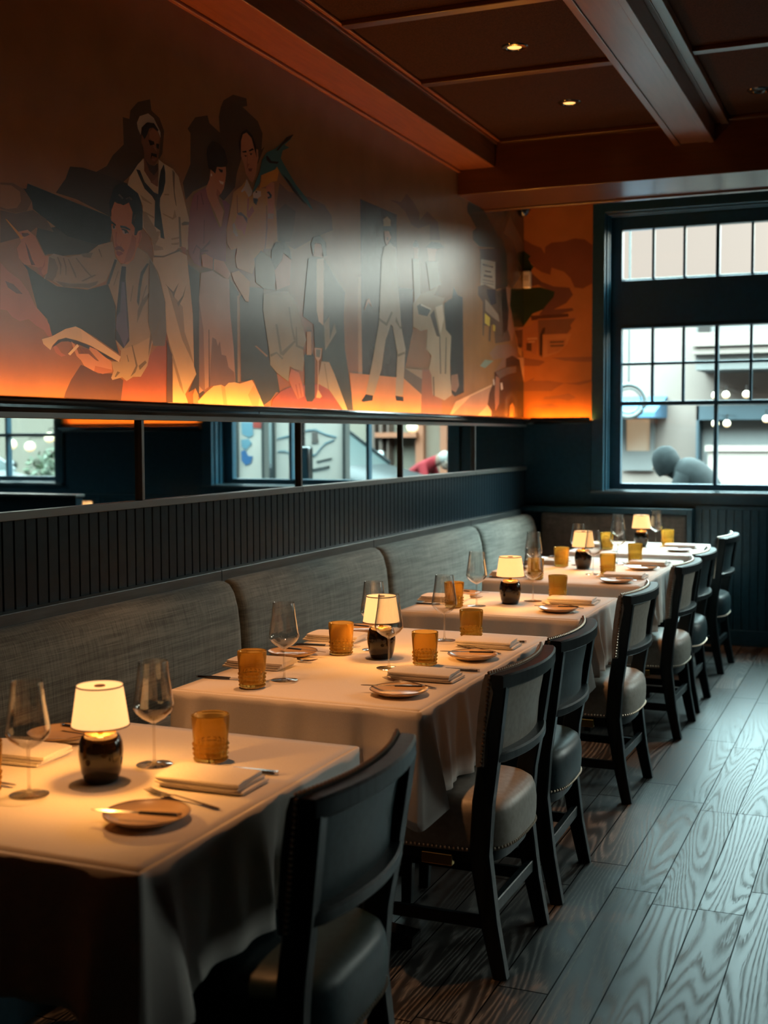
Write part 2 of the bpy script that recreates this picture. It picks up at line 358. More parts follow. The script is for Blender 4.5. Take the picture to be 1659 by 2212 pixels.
def windows(n, x0, x1, bays, simple=False):
    f = MB(); ya, yb = 9.045, 9.11
    f.box(x0, bays[0][0], ya, yb, ZB, ZT).box(bays[-1][1], x1, ya, yb, ZB, ZT)
    f.box(bays[0][0], bays[-1][1], ya, yb, ZB, 1.127).box(bays[0][0], bays[-1][1], ya, yb, 2.981, ZT)
    f.box(bays[0][0], bays[-1][1], 9.02, yb, 2.28, 2.612)
    f.box(bays[0][0], bays[-1][1], ya + .02, yb, 2.612, 2.628).box(bays[0][0], bays[-1][1], 9.01, yb, 2.262, 2.28)
    for (a, b), (c, d) in zip(bays, bays[1:]): f.box(b, c, ya, yb, 1.127, 2.28).box(b, c, ya, yb, 2.612, 2.981)
    fr = struct(f.build('window_%d' % n, M_frame, smooth=0, bevel=.004))
    c = MB()
    c.box(x0 - .09, x0, D - .022, D, 1.055, 3.17).box(x1, x1 + .09, D - .022, D, 1.055, 3.17).box(x0, x1, D - .022, D, ZT, 3.17)
    for s, x in ((1, x0), (-1, x1)):
        for yy in (8.885, 8.96): c.box(*sorted((x, x + s * .012)), yy, yy + .035, ZB, ZT)
    for yy in (8.885, 8.96): c.box(x0 + .012, x1 - .012, yy, yy + .035, ZT - .012, ZT)
    c.build('window_casing', M_frame, fr, smooth=0, bevel=.004)
    MB().box(x0 - .09, x1 + .09, D - .045, D, 1.055, 1.078).box(x0, x1, D, ya, 1.078, 1.084).build('window_sill', mat('sill_paint', (.05, .07, .08), .16), fr, smooth=0, bevel=.003)
    m = MB(); mr = 1.50 if simple else 1.716
    for a, b in bays:
        t = (b - a) / 3
        m.box(a, b, 9.055, 9.10, mr - .016, mr + .016)
        if not simple: m.box(a, b, 9.065, 9.095, 1.996, 2.016)
        for k in (1, 2):
            x = a + t * k
            m.box(x - .010, x + .010, 9.065, 9.095, 2.612, 2.981)
            if not simple: m.box(x - .010, x + .010, 9.065, 9.095, mr + .016, 2.28)
    m.build('window_muntin', M_frame, fr, smooth=0, bevel=.003)
    MB().box(bays[0][0], bays[-1][1], 9.112, 9.118, 1.127, 2.28).box(bays[0][0], bays[-1][1], 9.112, 9.118, 2.612, 2.981).build('window_glass', M_pane, fr, smooth=0)
windows(1, .61, 2.70, ((.693, 1.362), (1.389, 2.058), (2.085, 2.617)))
windows(2, 4.30, 6.40, ((4.383, 4.98), (5.007, 5.69), (5.717, 6.317)), True)

# beadboard: boards with a groove every 55 mm
def beadboard(a, b, z0, z1, along, depth):
    pts = []; t = a
    while t < b - .06:
        pts += [(t + .004, depth), (t + .050, depth), (t + .0525, depth - .006), (t + .0555, depth - .006)]
        t += .0555
    pts += [(b, depth)]
    m = MB(); r = []
    for z in (z0, z1): r.append([((d, y, z) if along == 'y' else (y, D - d, z)) for y, d in pts])
    return m.loft(r, cap=False, closed=False)
T = [0]
def trim(m, mt, **k):
    T[0] += 1; k.setdefault('smooth', 30)
    return struct(m.build('trim_%d' % T[0], mt, **k))
trim(beadboard(.2, D, .93, 1.232, 'y', .022), M_bead, smooth=0, recalc=False)
trim(beadboard(1.266, 4.2, .10, .966, 'x', .022), M_navy, smooth=0, recalc=False)
b = MB()                                                           # bench cap in lengths butted end to end
for a, c in ((-.5, 2.73), (2.732, 4.298), (4.30, 5.866), (5.868, 7.458), (7.46, 8.60)): b.box(.0, .062, a, c, .885, .944)
trim(b, M_ash, smooth=0, bevel=.003)
b = MB()
for a, c in ((-.5, 2.53), (2.532, 5.097), (5.099, 7.648), (7.65, 8.85)): b.box(0, .034, a, c, 1.226, 1.253)
b.box(0, .030, -.5, 8.85, 1.547, 1.573)
for y in (2.53, 3.80, 5.098, 6.363, 7.649): b.box(0, .028, y - .009, y + .009, 1.253, 1.547)
trim(b, M_grey, smooth=0, bevel=.002)
LEDGE = [(0, 1.566), (.030, 1.566), (.036, 1.576), (.054, 1.580), (.060, 1.588), (.076, 1.590), (.084, 1.597), (.086, 1.604), (.082, 1.611), (.074, 1.614), (.068, 1.611), (.066, 1.580), (0, 1.580)]
b = MB()
for a, c in ((-.5, 4.618), (4.62, D)): b.prism(LEDGE, 1, a, c)
trim(b, M_black)
b = MB()
for a, c, dz in ((.0, .52, 0), (2.79, 4.21, -.04)):
    b.loft([[(t, D - x, z + dz) for x, z in LEDGE] for t in (a, c)])
trim(b, M_black)
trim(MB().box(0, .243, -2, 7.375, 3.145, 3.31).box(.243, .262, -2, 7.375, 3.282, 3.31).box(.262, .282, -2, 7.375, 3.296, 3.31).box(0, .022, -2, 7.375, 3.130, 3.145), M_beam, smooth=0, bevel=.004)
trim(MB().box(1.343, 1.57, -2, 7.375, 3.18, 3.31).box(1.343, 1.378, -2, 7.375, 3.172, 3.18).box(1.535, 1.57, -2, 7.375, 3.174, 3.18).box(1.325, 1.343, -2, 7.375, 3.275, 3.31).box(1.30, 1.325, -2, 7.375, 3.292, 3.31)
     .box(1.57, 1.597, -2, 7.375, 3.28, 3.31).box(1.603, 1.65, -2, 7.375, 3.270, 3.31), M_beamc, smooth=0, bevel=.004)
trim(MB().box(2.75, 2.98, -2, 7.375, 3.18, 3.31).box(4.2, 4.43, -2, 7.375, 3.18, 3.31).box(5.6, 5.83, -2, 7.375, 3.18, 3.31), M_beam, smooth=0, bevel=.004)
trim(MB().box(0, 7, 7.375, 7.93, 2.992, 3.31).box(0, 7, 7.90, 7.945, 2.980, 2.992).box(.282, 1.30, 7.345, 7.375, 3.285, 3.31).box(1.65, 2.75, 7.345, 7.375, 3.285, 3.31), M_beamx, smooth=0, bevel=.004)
b = MB()
for y in (-.84, .14, 1.12, 2.10, 3.08, 4.06, 5.04, 6.02):
    b.box(.282, 1.30, y - .03, y + .03, 3.287, 3.31).box(1.65, 2.75, y - .03, y + .03, 3.287, 3.31)
trim(b, M_beamx, smooth=0, bevel=.003)
b = MB().box(1.231, 1.268, D - .135, D, 0, .962).box(0, 1.231, D - .135, D, .922, .962).box(1.268, 4.21, D - .03, D, .958, .985)
trim(b, M_navy, smooth=0, bevel=.004)
struct(MB().box(1.27, 7, D - .03, D, 0, .11).build('baseboard_back', M_navy, smooth=0, bevel=.004))

# mirrors, one sheet per bay
for i, (a, c, lb) in enumerate(((2.54, 3.79, 'long low mirror sheet reflecting dark room and a small lamp, above beadboard'),
                               (3.81, 5.088, 'long low mirror sheet reflecting window jamb and a white street poster'),
                               (5.108, 6.353, 'long low mirror sheet reflecting white map board and dark car'),
                               (6.373, 7.639, 'long low mirror sheet reflecting orange shopfront and red jacket'),
                               (7.659, 8.85, 'black-looking mirror sheet in the corner beside the window wall'))):
    tag(MB().box(0, .012, a, c, 1.253, 1.547).build('wall_mirror', M_mirror, smooth=0), lb, 'mirror', 'mirror band above the banquette')

# ------------------------------------------------------------------ banquette
bench = empty('banquette_bench', (.3, 5.0, 0))
tag(bench, 'long banquette with grey-beige woven back cushions along the mural wall', 'bench')
def inb(mb, name, m, par, **k):
    o = mb.build(name, m, par, **k); o.location = -par.location; return o
inb(MB().box(.06, .56, .3, 8.3, 0, .38), 'bench_base', M_navy, bench, smooth=0)
inb(MB().box(.04, .62, .3, 8.3, .38, .47), 'bench_seat', M_fabric, bench, smooth=0, bevel=.03, segs=3)
PROF = [(.03, .44), (.135, .44), (.158, .52), (.165, .62), (.160, .72), (.150, .80), (.132, .86), (.108, .893), (.080, .905), (.055, .905), (.03, .897)]
def cushion(y0, y1):
    r = []
    for y, q in ((y0, .55), (y0 + .006, .80), (y0 + .018, .92), (y0 + .04, .985), (y0 + .08, 1), ((y0 + y1) / 2, 1.03), (y1 - .08, 1), (y1 - .04, .985), (y1 - .018, .92), (y1 - .006, .80), (y1, .55)):
        r.append([(.03 + (x - .03) * q, y, .44 + (z - .44) * (1 - .10 * (1 - min(q, 1)))) for x, z in PROF])
    return MB().loft(r)
for a, c in ((1.17, 2.735), (2.741, 4.307), (4.313, 5.867), (5.873, 7.455), (7.461, 8.74)):
    inb(cushion(a, c), 'back_cushion', M_fabric, bench, smooth=50)
bench2 = empty('banquette_bench', (.75, 8.55, 0))
tag(bench2, 'short brown upholstered bench back below the window, behind the last table', 'bench')
inb(MB().box(.63, 1.22, 8.39, 8.80, 0, .38), 'bench_base', M_navy, bench2, smooth=0)
inb(MB().box(.63, 1.23, 8.37, 8.80, .38, .47), 'bench_seat', M_fabric_b, bench2, smooth=0, bevel=.03, segs=3)
inb(MB().box(.17, 1.229, D - .128, D - .02, .475, .920), 'back_cushion', M_fabric_b, bench2, smooth=0, bevel=.025, segs=3)

# ------------------------------------------------------------------ ceiling fittings
def downlight(x, y, lb, lit=True):
    t = empty('recessed_downlight', (x, y, 3.31)); tag(t, lb, 'ceiling light', 'recessed downlights')
    MB().lathe([(.034, -.004), (.040, -.008), (.058, -.006), (.064, 0)], 32).build('trim_ring', M_black, t)
    MB().lathe([(.033, -.003), (.020, -.005), (.001, -.006)], 24).build('bulb', M_bulb if lit else M_black, t)
downlight(.88, 5.66, 'lit recessed downlight in the second ceiling panel from the cross beam')
downlight(.88, 6.71, 'lit recessed downlight in the ceiling panel beside the cross beam')
downlight(1.867, 6.87, 'dark unlit recessed downlight in the panel beyond the ceiling beam', False)
c = back_wall(1130, 456, 8.55)
t = empty('security_camera', (c.x, 8.55, c.z)); tag(t, 'small dark dome camera on the mural in the corner below the cross beam', 'camera')
MB().lathe([(.052, .035), (.055, .02), (.05, 0)], 24, cap=True).build('housing', M_black, t)
MB().ball((0, 0, 0), .042, 20, 12).build('dome', M_black, t)
MB().bar([(-.04, 0, .045), (-.04 - c.x + .04, 0, .045)], .02, .02).build('bracket', M_black, t)
c = back_wall(1137, 604, D - .03)
t = empty('wall_sensor', (c.x + .005, D - .03, c.z)); tag(t, 'small white box fixed in the corner where the two murals meet', 'sensor')
MB().box(-.028, .028, -.02, .028, -.062, .062).build('housing', M_white_plastic, t, bevel=.008, segs=3)
MB().box(-.018, .018, -.023, -.02, -.01, .03).build('lens', mat('sensor_lens', (.5, .42, .36), .4), t)
# ================================================================== PAINTED MURALS (flat paint on the two walls, traced shape by shape)
M_mural = mat('mural_paint', (.3, .2, .1), .27, spec=.36, coat=.0, coat_rough=.2)
def _mural(m):
    at = N(m, 'ShaderNodeAttribute', attribute_name='paint')
    tc = N(m, 'ShaderNodeTexCoord'); nz = N(m, 'ShaderNodeTexNoise'); nz.inputs['Scale'].default_value = 5; nz.inputs['Detail'].default_value = 8
    L(m, tc.outputs['Object'], nz.inputs['Vector'])
    f = math_n(m, 'MULTIPLY_ADD', nz.outputs['Fac'], .45, .78)
    sc = N(m, 'ShaderNodeVectorMath', operation='SCALE'); L(m, at.outputs['Color'], sc.inputs[0]); L(m, f, sc.inputs['Scale'])
    L(m, sc.outputs[0], B(m).inputs['Base Color'])
    n2 = N(m, 'ShaderNodeTexNoise'); n2.inputs['Scale'].default_value = 500; L(m, tc.outputs['Object'], n2.inputs['Vector'])
    bp = N(m, 'ShaderNodeBump'); bp.inputs['Strength'].default_value = .06; bp.inputs['Distance'].default_value = .0006
    L(m, n2.outputs['Fac'], bp.inputs['Height']); L(m, bp.outputs[0], B(m).inputs['Normal'])
_mural(M_mural)
CROP = {1: (0, 360, 4.2529), 2: (230, 190, 4.917), 3: (380, 190, 4.879), 4: (330, 560, 3.687), 5: (540, 400, 3.530), 6: (970, 420, 4.425)}
SKIN = (.40, .165, .085); SKIN2 = (.28, .105, .055); LSKIN = (.52, .27, .16); INK = (.012, .011, .010); DKB = (.060, .034, .018)
SHIRT = (.27, .225, .17); SHIRT2 = (.36, .29, .21); FOLD = (.13, .11, .085); CREAM = (.46, .37, .27); CREAM2 = (.27, .21, .15)
PLUM = (.23, .075, .085); PLUM2 = (.12, .04, .05); MAUVE = (.34, .23, .20); OCHRE = (.40, .20, .05); TEAL = (.035, .11, .105); SUIT = (.05, .055, .052)
GREY = (.36, .34, .28); GREYG = (.27, .28, .23); PALE = (.55, .47, .37)
MUR = [  # (crop, colour, outline)
(3, DKB, [(150,480),(120,430),(200,310),(330,290),(350,370),(460,470),(450,300),(470,200),(500,130),(600,70),(740,110),(750,190),(700,200),(860,350),(910,480),(900,650),(930,620),(860,800),(700,700),(640,900),(620,1050),(500,1190),(440,1130),(330,1020),(180,1090),(100,1180),(70,1000),(150,800)]),
(3, (.14,.075,.045), [(1050,1600),(1060,1200),(1090,1000),(1180,1090),(1400,1150),(1560,1230),(1640,1350),(1650,1500),(1500,1560),(1250,1700),(1100,1620)]),
(3, (.09,.05,.03), [(1060,1300),(1150,1220),(1260,1300),(1240,1480),(1200,1620),(1080,1620)]),
(2, DKB, [(170,310),(240,330),(250,240),(330,150),(460,120),(475,240),(560,320),(610,460),(590,700),(560,750),(380,750),(300,870),(220,960),(150,1020),(60,1050),(0,1000),(-140,1130),(-420,1000),(-200,940),(0,830),(60,720),(180,600)]),
(1, (.045,.028,.016), [(640,0),(760,10),(1010,90),(1200,170),(1200,330),(1010,460),(700,300),(510,240),(600,110)]),
(1, (.035,.026,.018), [(340,560),(470,560),(900,480),(1010,460),(1010,690),(900,720),(800,800),(560,820),(490,800),(410,810),(330,640)]),
(1, INK, [(190,200),(240,205),(250,155),(1010,460),(1030,560),(1010,690),(900,720),(620,640),(400,470),(300,390),(290,320)]),
(1, (.13,.07,.03), [(0,145),(110,150),(220,210),(290,320),(240,410),(130,425),(0,390)]),
(1, (.24,.125,.05), [(0,165),(100,172),(180,230),(190,320),(150,380),(60,390),(0,370)]),
(1, (.10,.06,.035), [(0,400),(140,430),(300,400),(420,480),(490,600),(330,560),(230,640),(0,700)]),
(1, (.028,.030,.030), [(200,880),(380,1010),(520,1100),(800,1130),(990,1080),(1060,1280),(1060,1600),(1090,1720),(860,1560),(720,1480),(600,1490),(480,1560),(430,1400),(340,1300),(300,1150),(250,950)]),
(1, (.34,.13,.07), [(0,1000),(0,880),(60,950),(180,1040),(260,1150),(320,1280),(400,1370),(450,1450),(475,1560),(440,1560),(400,1500),(330,1460),(260,1400),(180,1420),(110,1380),(60,1320),(0,1310)]),
(1, (.12,.06,.045), [(45,1050),(120,1080),(205,1170),(150,1165),(70,1110)]),
(1, (.36,.14,.07), [(480,1640),(520,1650),(560,1710),(605,1735),(560,1745),(510,1710)]),
(1, (.085,.045,.032), [(740,1820),(650,1960),(600,2070),(575,2160),(1105,2180),(1130,1960),(1030,1900),(900,1900),(770,1830)]),
(1, (.24,.085,.05), [(1105,2180),(1130,1960),(1270,1930),(1360,1750),(1560,1500),(1560,2200)]),
(1, SHIRT, [(1030,690),(900,720),(800,800),(620,830),(490,800),(440,830),(430,960),(400,1030),(470,1050),(580,1105),(820,1120),(970,1050),(990,1000),(1060,840)]),
(1, (.14,.11,.085), [(450,830),(500,850),(530,930),(510,1010),(480,1050),(410,1030),(435,950)]),
(1, FOLD, [(505,1050),(640,1075),(800,1075),(900,1050),(880,1085),(820,1115),(580,1105)]),
(1, FOLD, [(740,800),(850,790),(830,840),(760,830)]),
(1, FOLD, [(520,830),(530,830),(560,900),(555,990),(548,990),(548,910)]),(1, FOLD, [(575,840),(583,838),(608,920),(606,1000),(598,1000),(598,930)]),(1, FOLD, [(620,850),(628,848),(690,980),(700,1020),(690,1020)]),
(1, FOLD, [(690,840),(700,838),(790,950),(850,1020),(840,1020),(780,960)]),(1, FOLD, [(900,760),(910,755),(935,830),(928,832)]),(1, FOLD, [(740,1050),(870,990),(880,998),(760,1056)]),
(1, SHIRT, [(1045,820),(985,1060),(1065,1290),(1060,1600),(1100,1690),(1240,1640),(1390,1560),(1440,1300),(1560,1200),(1560,980),(1400,880),(1350,800),(1260,740),(1200,870),(1110,900)]),
(1, SHIRT2, [(1240,1640),(1390,1560),(1440,1300),(1446,1500),(1390,1640),(1350,1830),(1290,1930),(1220,1930),(1160,1970),(1120,1935),(1030,1960),(1018,1940),(1040,1880),(1020,1790),(1100,1790),(1110,1680)]),
(1, FOLD, [(1080,960),(1086,960),(1046,1090),(1038,1090)]),(1, FOLD, [(1215,1090),(1223,1090),(1200,1240),(1192,1240)]),(1, FOLD, [(1340,1090),(1348,1092),(1305,1230),(1296,1230)]),(1, FOLD, [(1400,1120),(1408,1124),(1310,1290),(1255,1440),(1262,1320),(1300,1230)]),
(1, FOLD, [(1205,1640),(1215,1640),(1262,1830),(1240,1890),(1195,1930),(1245,1830)]),(1, FOLD, [(1270,1830),(1330,1780),(1345,1800),(1280,1870)]),(1, FOLD, [(1050,1930),(1075,1880),(1100,1890),(1060,1935)]),(1, FOLD, [(1160,1730),(1166,1728),(1182,1790),(1174,1794)]),
(1, FOLD, [(1390,1430),(1410,1400),(1400,1560),(1360,1750),(1365,1650)]),
(1, (.045,.05,.055), [(1050,850),(1072,860),(1000,1080),(975,1080)]),(1, (.045,.05,.055), [(1345,890),(1365,890),(1310,1000),(1290,1120),(1272,1285),(1255,1240),(1270,1080),(1290,970)]),
(1, (.030,.030,.075), [(1115,915),(1155,920),(1150,1030),(1180,1450),(1185,1600),(1130,1670),(1060,1590),(1065,1350),(1095,1050)]),
(1, (.085,.075,.20), [(1115,1060),(1140,1060),(1150,1200),(1165,1450),(1178,1560),(1140,1660),(1100,1560),(1060,1480),(1068,1380),(1100,1330)]),
(1, SKIN, [(155,600),(250,580),(320,640),(370,750),(410,820),(445,820),(430,980),(395,1000),(350,930),(290,910),(220,900),(170,840),(150,750),(190,690)]),
(1, SKIN2, [(340,930),(390,920),(412,850),(405,910),(375,960),(395,1020),(360,990)]),(1, (.10,.035,.02), [(225,690),(260,760),(290,850),(320,905),(285,905),(260,830),(238,740)]),(1, (.10,.035,.02), [(195,610),(250,610),(270,625),(225,645),(205,640)]),
(1, (.52,.22,.04), [(45,480),(60,485),(215,655),(190,668)]),
(1, SKIN, [(1020,400),(1040,320),(1080,340),(1140,350),(1180,330),(1215,400),(1210,500),(1230,560),(1260,600),(1290,580),(1300,640),(1270,720),(1250,760),(1225,850),(1170,900),(1100,885),(1060,820),(1045,720),(1020,560)]),
(1, SKIN2, [(1210,620),(1250,660),(1235,780),(1195,860),(1130,895),(1160,800),(1195,700)]),
(1, INK, [(1010,440),(1000,330),(1040,200),(1060,175),(1100,155),(1220,180),(1280,260),(1310,420),(1305,580),(1265,590),(1250,630),(1230,630),(1235,560),(1205,520),(1215,420),(1180,330),(1130,355),(1050,320),(1020,400)]),
(1, (.07,.065,.06), [(1080,260),(1095,250),(1130,290),(1120,300)]),(1, (.07,.065,.06), [(1150,290),(1190,275),(1215,300),(1205,310),(1180,290),(1155,305)]),(1, (.05,.05,.05), [(1230,430),(1245,440),(1230,520),(1215,500)]),
(1, INK, [(1015,495),(1060,530),(1062,548),(1010,515)]),(1, INK, [(1098,540),(1150,548),(1197,578),(1188,586),(1140,566),(1105,562)]),
(1, (.34,.25,.20), [(1022,545),(1050,540),(1062,572),(1030,580)]),(1, INK, [(1030,540),(1050,542),(1052,565),(1036,570)]),(1, (.34,.25,.20), [(1118,575),(1160,585),(1175,615),(1140,622),(1122,605)]),(1, INK, [(1135,580),(1160,588),(1162,610),(1145,615)]),(1, INK, [(1110,570),(1160,580),(1180,610),(1170,612),(1155,592),(1115,582)]),
(1, SKIN2, [(1060,600),(1070,600),(1063,700),(1095,735),(1108,700),(1112,725),(1085,748),(1055,728)]),
(1, (.16,.06,.045), [(1048,745),(1080,730),(1110,735),(1140,770),(1128,785),(1095,765),(1058,770)]),(1, (.22,.055,.04), [(1065,775),(1110,782),(1130,800),(1090,822),(1065,805)]),
(1, SKIN2, [(1275,610),(1290,590),(1292,640),(1275,710),(1262,700),(1278,650)]),
(1, PALE, [(380,1585),(470,1560),(600,1490),(690,1468),(740,1490),(1105,1745),(1090,1795),(960,1720),(820,1640),(700,1595),(600,1572),(530,1590),(480,1640),(460,1685),(395,1630)]),
(1, (.62,.5,.4), [(740,1490),(1105,1745),(1090,1795),(960,1715),(840,1650),(755,1610)]),
(1, (.035,.028,.024), [(470,1665),(530,1595),(600,1572),(700,1600),(830,1650),(1085,1795),(960,1755),(850,1690),(720,1635),(620,1605),(560,1607)]),
(1, LSKIN, [(650,1605),(690,1640),(720,1720),(810,1720),(880,1780),(905,1785),(815,1680),(820,1655),(880,1680),(950,1740),(1020,1790),(1030,1880),(940,1905),(860,1880),(770,1830),(740,1780),(700,1740),(670,1670)]),
(1, (.20,.085,.05), [(720,1650),(775,1715),(740,1720)]),(1, (.20,.085,.05), [(740,1660),(810,1680),(860,1750),(905,1790),(880,1780),(810,1718),(780,1715)]),(1, SKIN, [(870,1830),(1025,1865),(1030,1885),(940,1905),(860,1880)]),
(1, (.72,.62,.5), [(620,1720),(705,1630),(722,1650),(640,1735)]),
# sailor
(2, CREAM, [(330,810),(390,750),(400,870),(470,1000),(540,1050),(550,900),(550,760),(600,800),(700,860),(760,940),(820,1180),(880,1430),(865,1600),(860,1720),(790,1700),(760,1700),(700,1760),(560,1790),(500,1790),(490,1700),(470,1600),(380,1480),(380,1250),(330,1120),(220,1030),(240,950)]),
(2, CREAM2, [(380,1300),(430,1350),(520,1500),(550,1600),(500,1700),(470,1600),(390,1480)]),(2, CREAM2, [(490,1660),(590,1690),(600,1720),(500,1730)]),(2, CREAM2, [(680,1600),(770,1580),(768,1600),(690,1615)]),(2, CREAM2, [(680,1650),(770,1640),(760,1665),(690,1668)]),(2, CREAM2, [(590,1330),(700,1380),(720,1290),(740,1370),(700,1400),(600,1345)]),(2, CREAM2, [(400,1310),(500,1370),(498,1385),(400,1330)]),(2, CREAM2, [(350,1130),(440,1200),(480,1230),(470,1235),(380,1190)]),(2, CREAM2, [(610,1125),(660,1125),(660,1140),(610,1140)]),
(2, CREAM2, [(540,1520),(565,1525),(560,1560),(535,1600),(500,1560)]),
(2, (.42,.34,.25), [(320,370),(350,300),(440,270),(500,320),(570,470),(572,530),(530,430),(480,380),(420,370),(370,420),(360,500),(330,430)]),
(2, (.15,.06,.03), [(370,490),(400,530),(430,490),(450,430),(490,420),(540,460),(570,530),(560,640),(545,760),(500,830),(540,830),(545,900),(540,1050),(470,1000),(395,880),(395,700),(385,630),(365,580)]),
(2, (.24,.10,.05), [(450,470),(490,430),(540,470),(560,530),(545,590),(520,600),(530,680),(500,640),(470,550),(450,530)]),
(2, (.20,.085,.05), [(460,1000),(535,1050),(540,940),(500,980)]),
(2, INK, [(368,490),(375,430),(430,365),(500,375),(550,450),(535,460),(490,420),(450,430),(430,490),(400,545)]),
(2, INK, [(440,550),(500,570),(505,600),(460,612)]),(2, INK, [(525,590),(555,600),(550,650),(525,635)]),(2, INK, [(470,690),(530,705),(530,740),(480,720),(465,760)]),(2, (.22,.08,.05), [(475,755),(530,745),(515,780),(485,775)]),(2, (.05,.022,.014), [(400,740),(420,780),(450,815),(500,830),(540,800),(545,870),(500,930),(450,880)]),
(2, INK, [(310,865),(350,875),(400,1000),(500,1110),(545,1130),(550,1000),(570,880),(605,810),(620,900),(620,1000),(600,1100),(565,1170),(560,1250),(612,1605),(570,1590),(565,1515),(505,1470),(510,1200),(480,1150),(400,1070),(350,960)]),
(2, FOLD, [(695,870),(720,900),(720,1100),(742,1260),(730,1240),(715,1160),(700,1000)]),(2, FOLD, [(790,1440),(820,1420),(880,1425),(870,1452),(800,1462)]),(2, FOLD, [(760,1370),(780,1370),(795,1690),(772,1690)]),(2, FOLD, [(500,1780),(600,1785),(760,1720),(770,1730),(610,1800),(500,1795)]),
(2, SKIN2, [(780,1680),(840,1700),(835,1790),(800,1770)]),
(2, CREAM, [(490,1800),(600,1800),(770,1735),(850,1780),(890,2230),(620,2230),(560,1990),(490,1860)]),
(4, CREAM, [(10,10),(268,0),(290,180),(315,440),(325,850),(343,915),(255,1075),(280,1150),(155,1150),(155,760),(105,580),(95,330),(60,180)]),
(4, CREAM2, [(160,290),(235,380),(250,580),(290,700),(325,840),(300,790),(230,640),(170,420),(110,210)]),(4, CREAM2, [(105,590),(155,750),(230,1000),(245,1075),(210,1010),(160,830)]),(4, FOLD, [(95,195),(160,260),(205,185),(170,280),(165,310),(150,270)]),(4, FOLD, [(190,350),(200,380),(240,300),(265,200),(235,290)]),
(4, (.13,.115,.095), [(-30,0),(10,60),(60,200),(95,350),(105,590),(90,690),(0,690),(-40,500)]),(4, FOLD, [(0,600),(50,480),(60,470),(20,620)]),
(4, (.07,.042,.034), [(105,640),(150,760),(155,1145),(105,1145),(110,760)]),
(4, (.05,.045,.045), [(275,40),(370,110),(365,300),(365,1020),(410,1060),(370,1110),(335,1030),(280,1060),(343,915),(325,850),(315,440),(290,180)]),
(4, (.42,.22,.12), [(315,1080),(335,1025),(360,1080),(358,1150),(318,1150)]),
# woman and man with parrot
(3, PLUM, [(310,1050),(230,1090),(180,1130),(140,1300),(120,1600),(130,1750),(190,1850),(260,1880),(260,1760),(300,1740),(400,1810),(520,1830),(530,1500),(565,1230),(520,1190),(480,1180),(510,1300),(480,1450),(455,1475),(400,1350),(330,1150)]),
(3, SKIN, [(360,860),(410,900),(430,830),(520,820),(525,900),(515,980),(500,1060),(470,1115),(440,1090),(450,1200),(500,1300),(470,1470),(420,1350),(330,1150),(310,1060),(350,960)]),
(3, INK, [(318,700),(330,620),(380,560),(450,580),(510,660),(540,780),(525,830),(470,835),(420,830),(410,905),(370,860),(340,850)]),
(3, INK, [(440,850),(490,865),(485,895),(460,885)]),(3, (.6,.5,.42), [(448,975),(500,992),(492,1020),(462,1005)]),(3, (.6,.5,.42), [(362,905),(376,905),(376,930),(362,930)]),(3, SKIN2, [(430,1060),(470,1115),(445,1140),(450,1200),(420,1120)]),
(3, PLUM2, [(220,1130),(228,1130),(222,1290),(214,1290)]),(3, PLUM2, [(255,1110),(264,1110),(290,1230),(280,1230)]),(3, PLUM2, [(290,1390),(298,1390),(292,1640),(285,1640)]),(3, PLUM2, [(170,1740),(210,1650),(265,1700),(360,1600),(350,1640),(270,1720),(210,1670),(180,1750)]),(3, PLUM2, [(250,1700),(340,1710),(330,1725),(262,1730),(255,1880),(240,1800)]),
(3, SKIN, [(265,1760),(310,1750),(390,1800),(500,1830),(550,1920),(570,1960),(540,2020),(460,1960),(400,1920),(270,1880)]),(3, INK, [(385,1800),(395,1800),(391,1925),(383,1920)]),
(4, MAUVE, [(380,110),(470,90),(560,150),(605,160),(615,450),(650,760),(660,985),(600,1010),(450,1010),(365,1070),(365,300)]),
(4, (.20,.13,.12), [(365,330),(400,560),(412,1060),(365,1010)]),(4, (.17,.11,.10), [(450,1010),(455,830),(470,620),(500,640),(515,690),(530,650),(545,760),(580,770),(600,860),(645,900),(655,985),(600,1010)]),(4, (.09,.06,.06), [(440,560),(446,560),(452,1020),(442,1020)]),
(4, (.06,.06,.055), [(605,160),(680,260),(680,985),(655,985),(640,700),(612,420)]),(4, CREAM2, [(668,290),(682,290),(690,975),(672,980)]),
(4, (.045,.05,.05), [(690,300),(770,220),(880,230),(880,400),(930,740),(945,850),(985,900),(980,1060),(940,1120),(880,1165),(800,960),(700,975)]),
(4, (.26,.14,.08), [(810,690),(825,690),(915,770),(905,778)]),(4, OCHRE, [(620,110),(680,90),(770,180),(760,340),(735,335),(640,170)]),
(3, OCHRE, [(740,960),(690,1030),(600,1100),(575,1250),(525,1500),(535,1640),(575,1710),(640,1690),(620,1800),(640,1900),(800,1960),(830,1860),(840,1780),(900,1740),(920,1700),(1000,1690),(1025,1640),(1065,1610),(1050,1300),(1030,1200),(950,1060),(840,1050),(790,1150),(770,1010)]),
(3, SKIN, [(680,560),(700,490),(740,470),(790,530),(825,640),(860,650),(865,740),(850,800),(840,900),(820,960),(800,1000),(770,970),(730,900),(710,800),(680,720)]),
(3, INK, [(660,570),(690,470),(740,435),(800,500),(840,620),(845,740),(820,640),(790,520),(740,470),(700,490),(680,560),(675,700)]),
(3, INK, [(690,670),(735,660),(740,680),(700,682)]),(3, INK, [(760,660),(800,635),(818,650),(770,672)]),(3, INK, [(710,712),(740,710),(735,728)]),(3, INK, [(770,690),(802,690),(785,712)]),(3, SKIN2, [(745,700),(752,700),(748,800),(770,800),(745,850),(740,820)]),(3, (.15,.05,.04), [(755,850),(800,848),(790,880),(765,880)]),
(3, (.40,.34,.28), [(740,960),(800,1085),(790,1130),(760,1150),(720,1080),(690,1100),(680,1090),(720,1030)]),
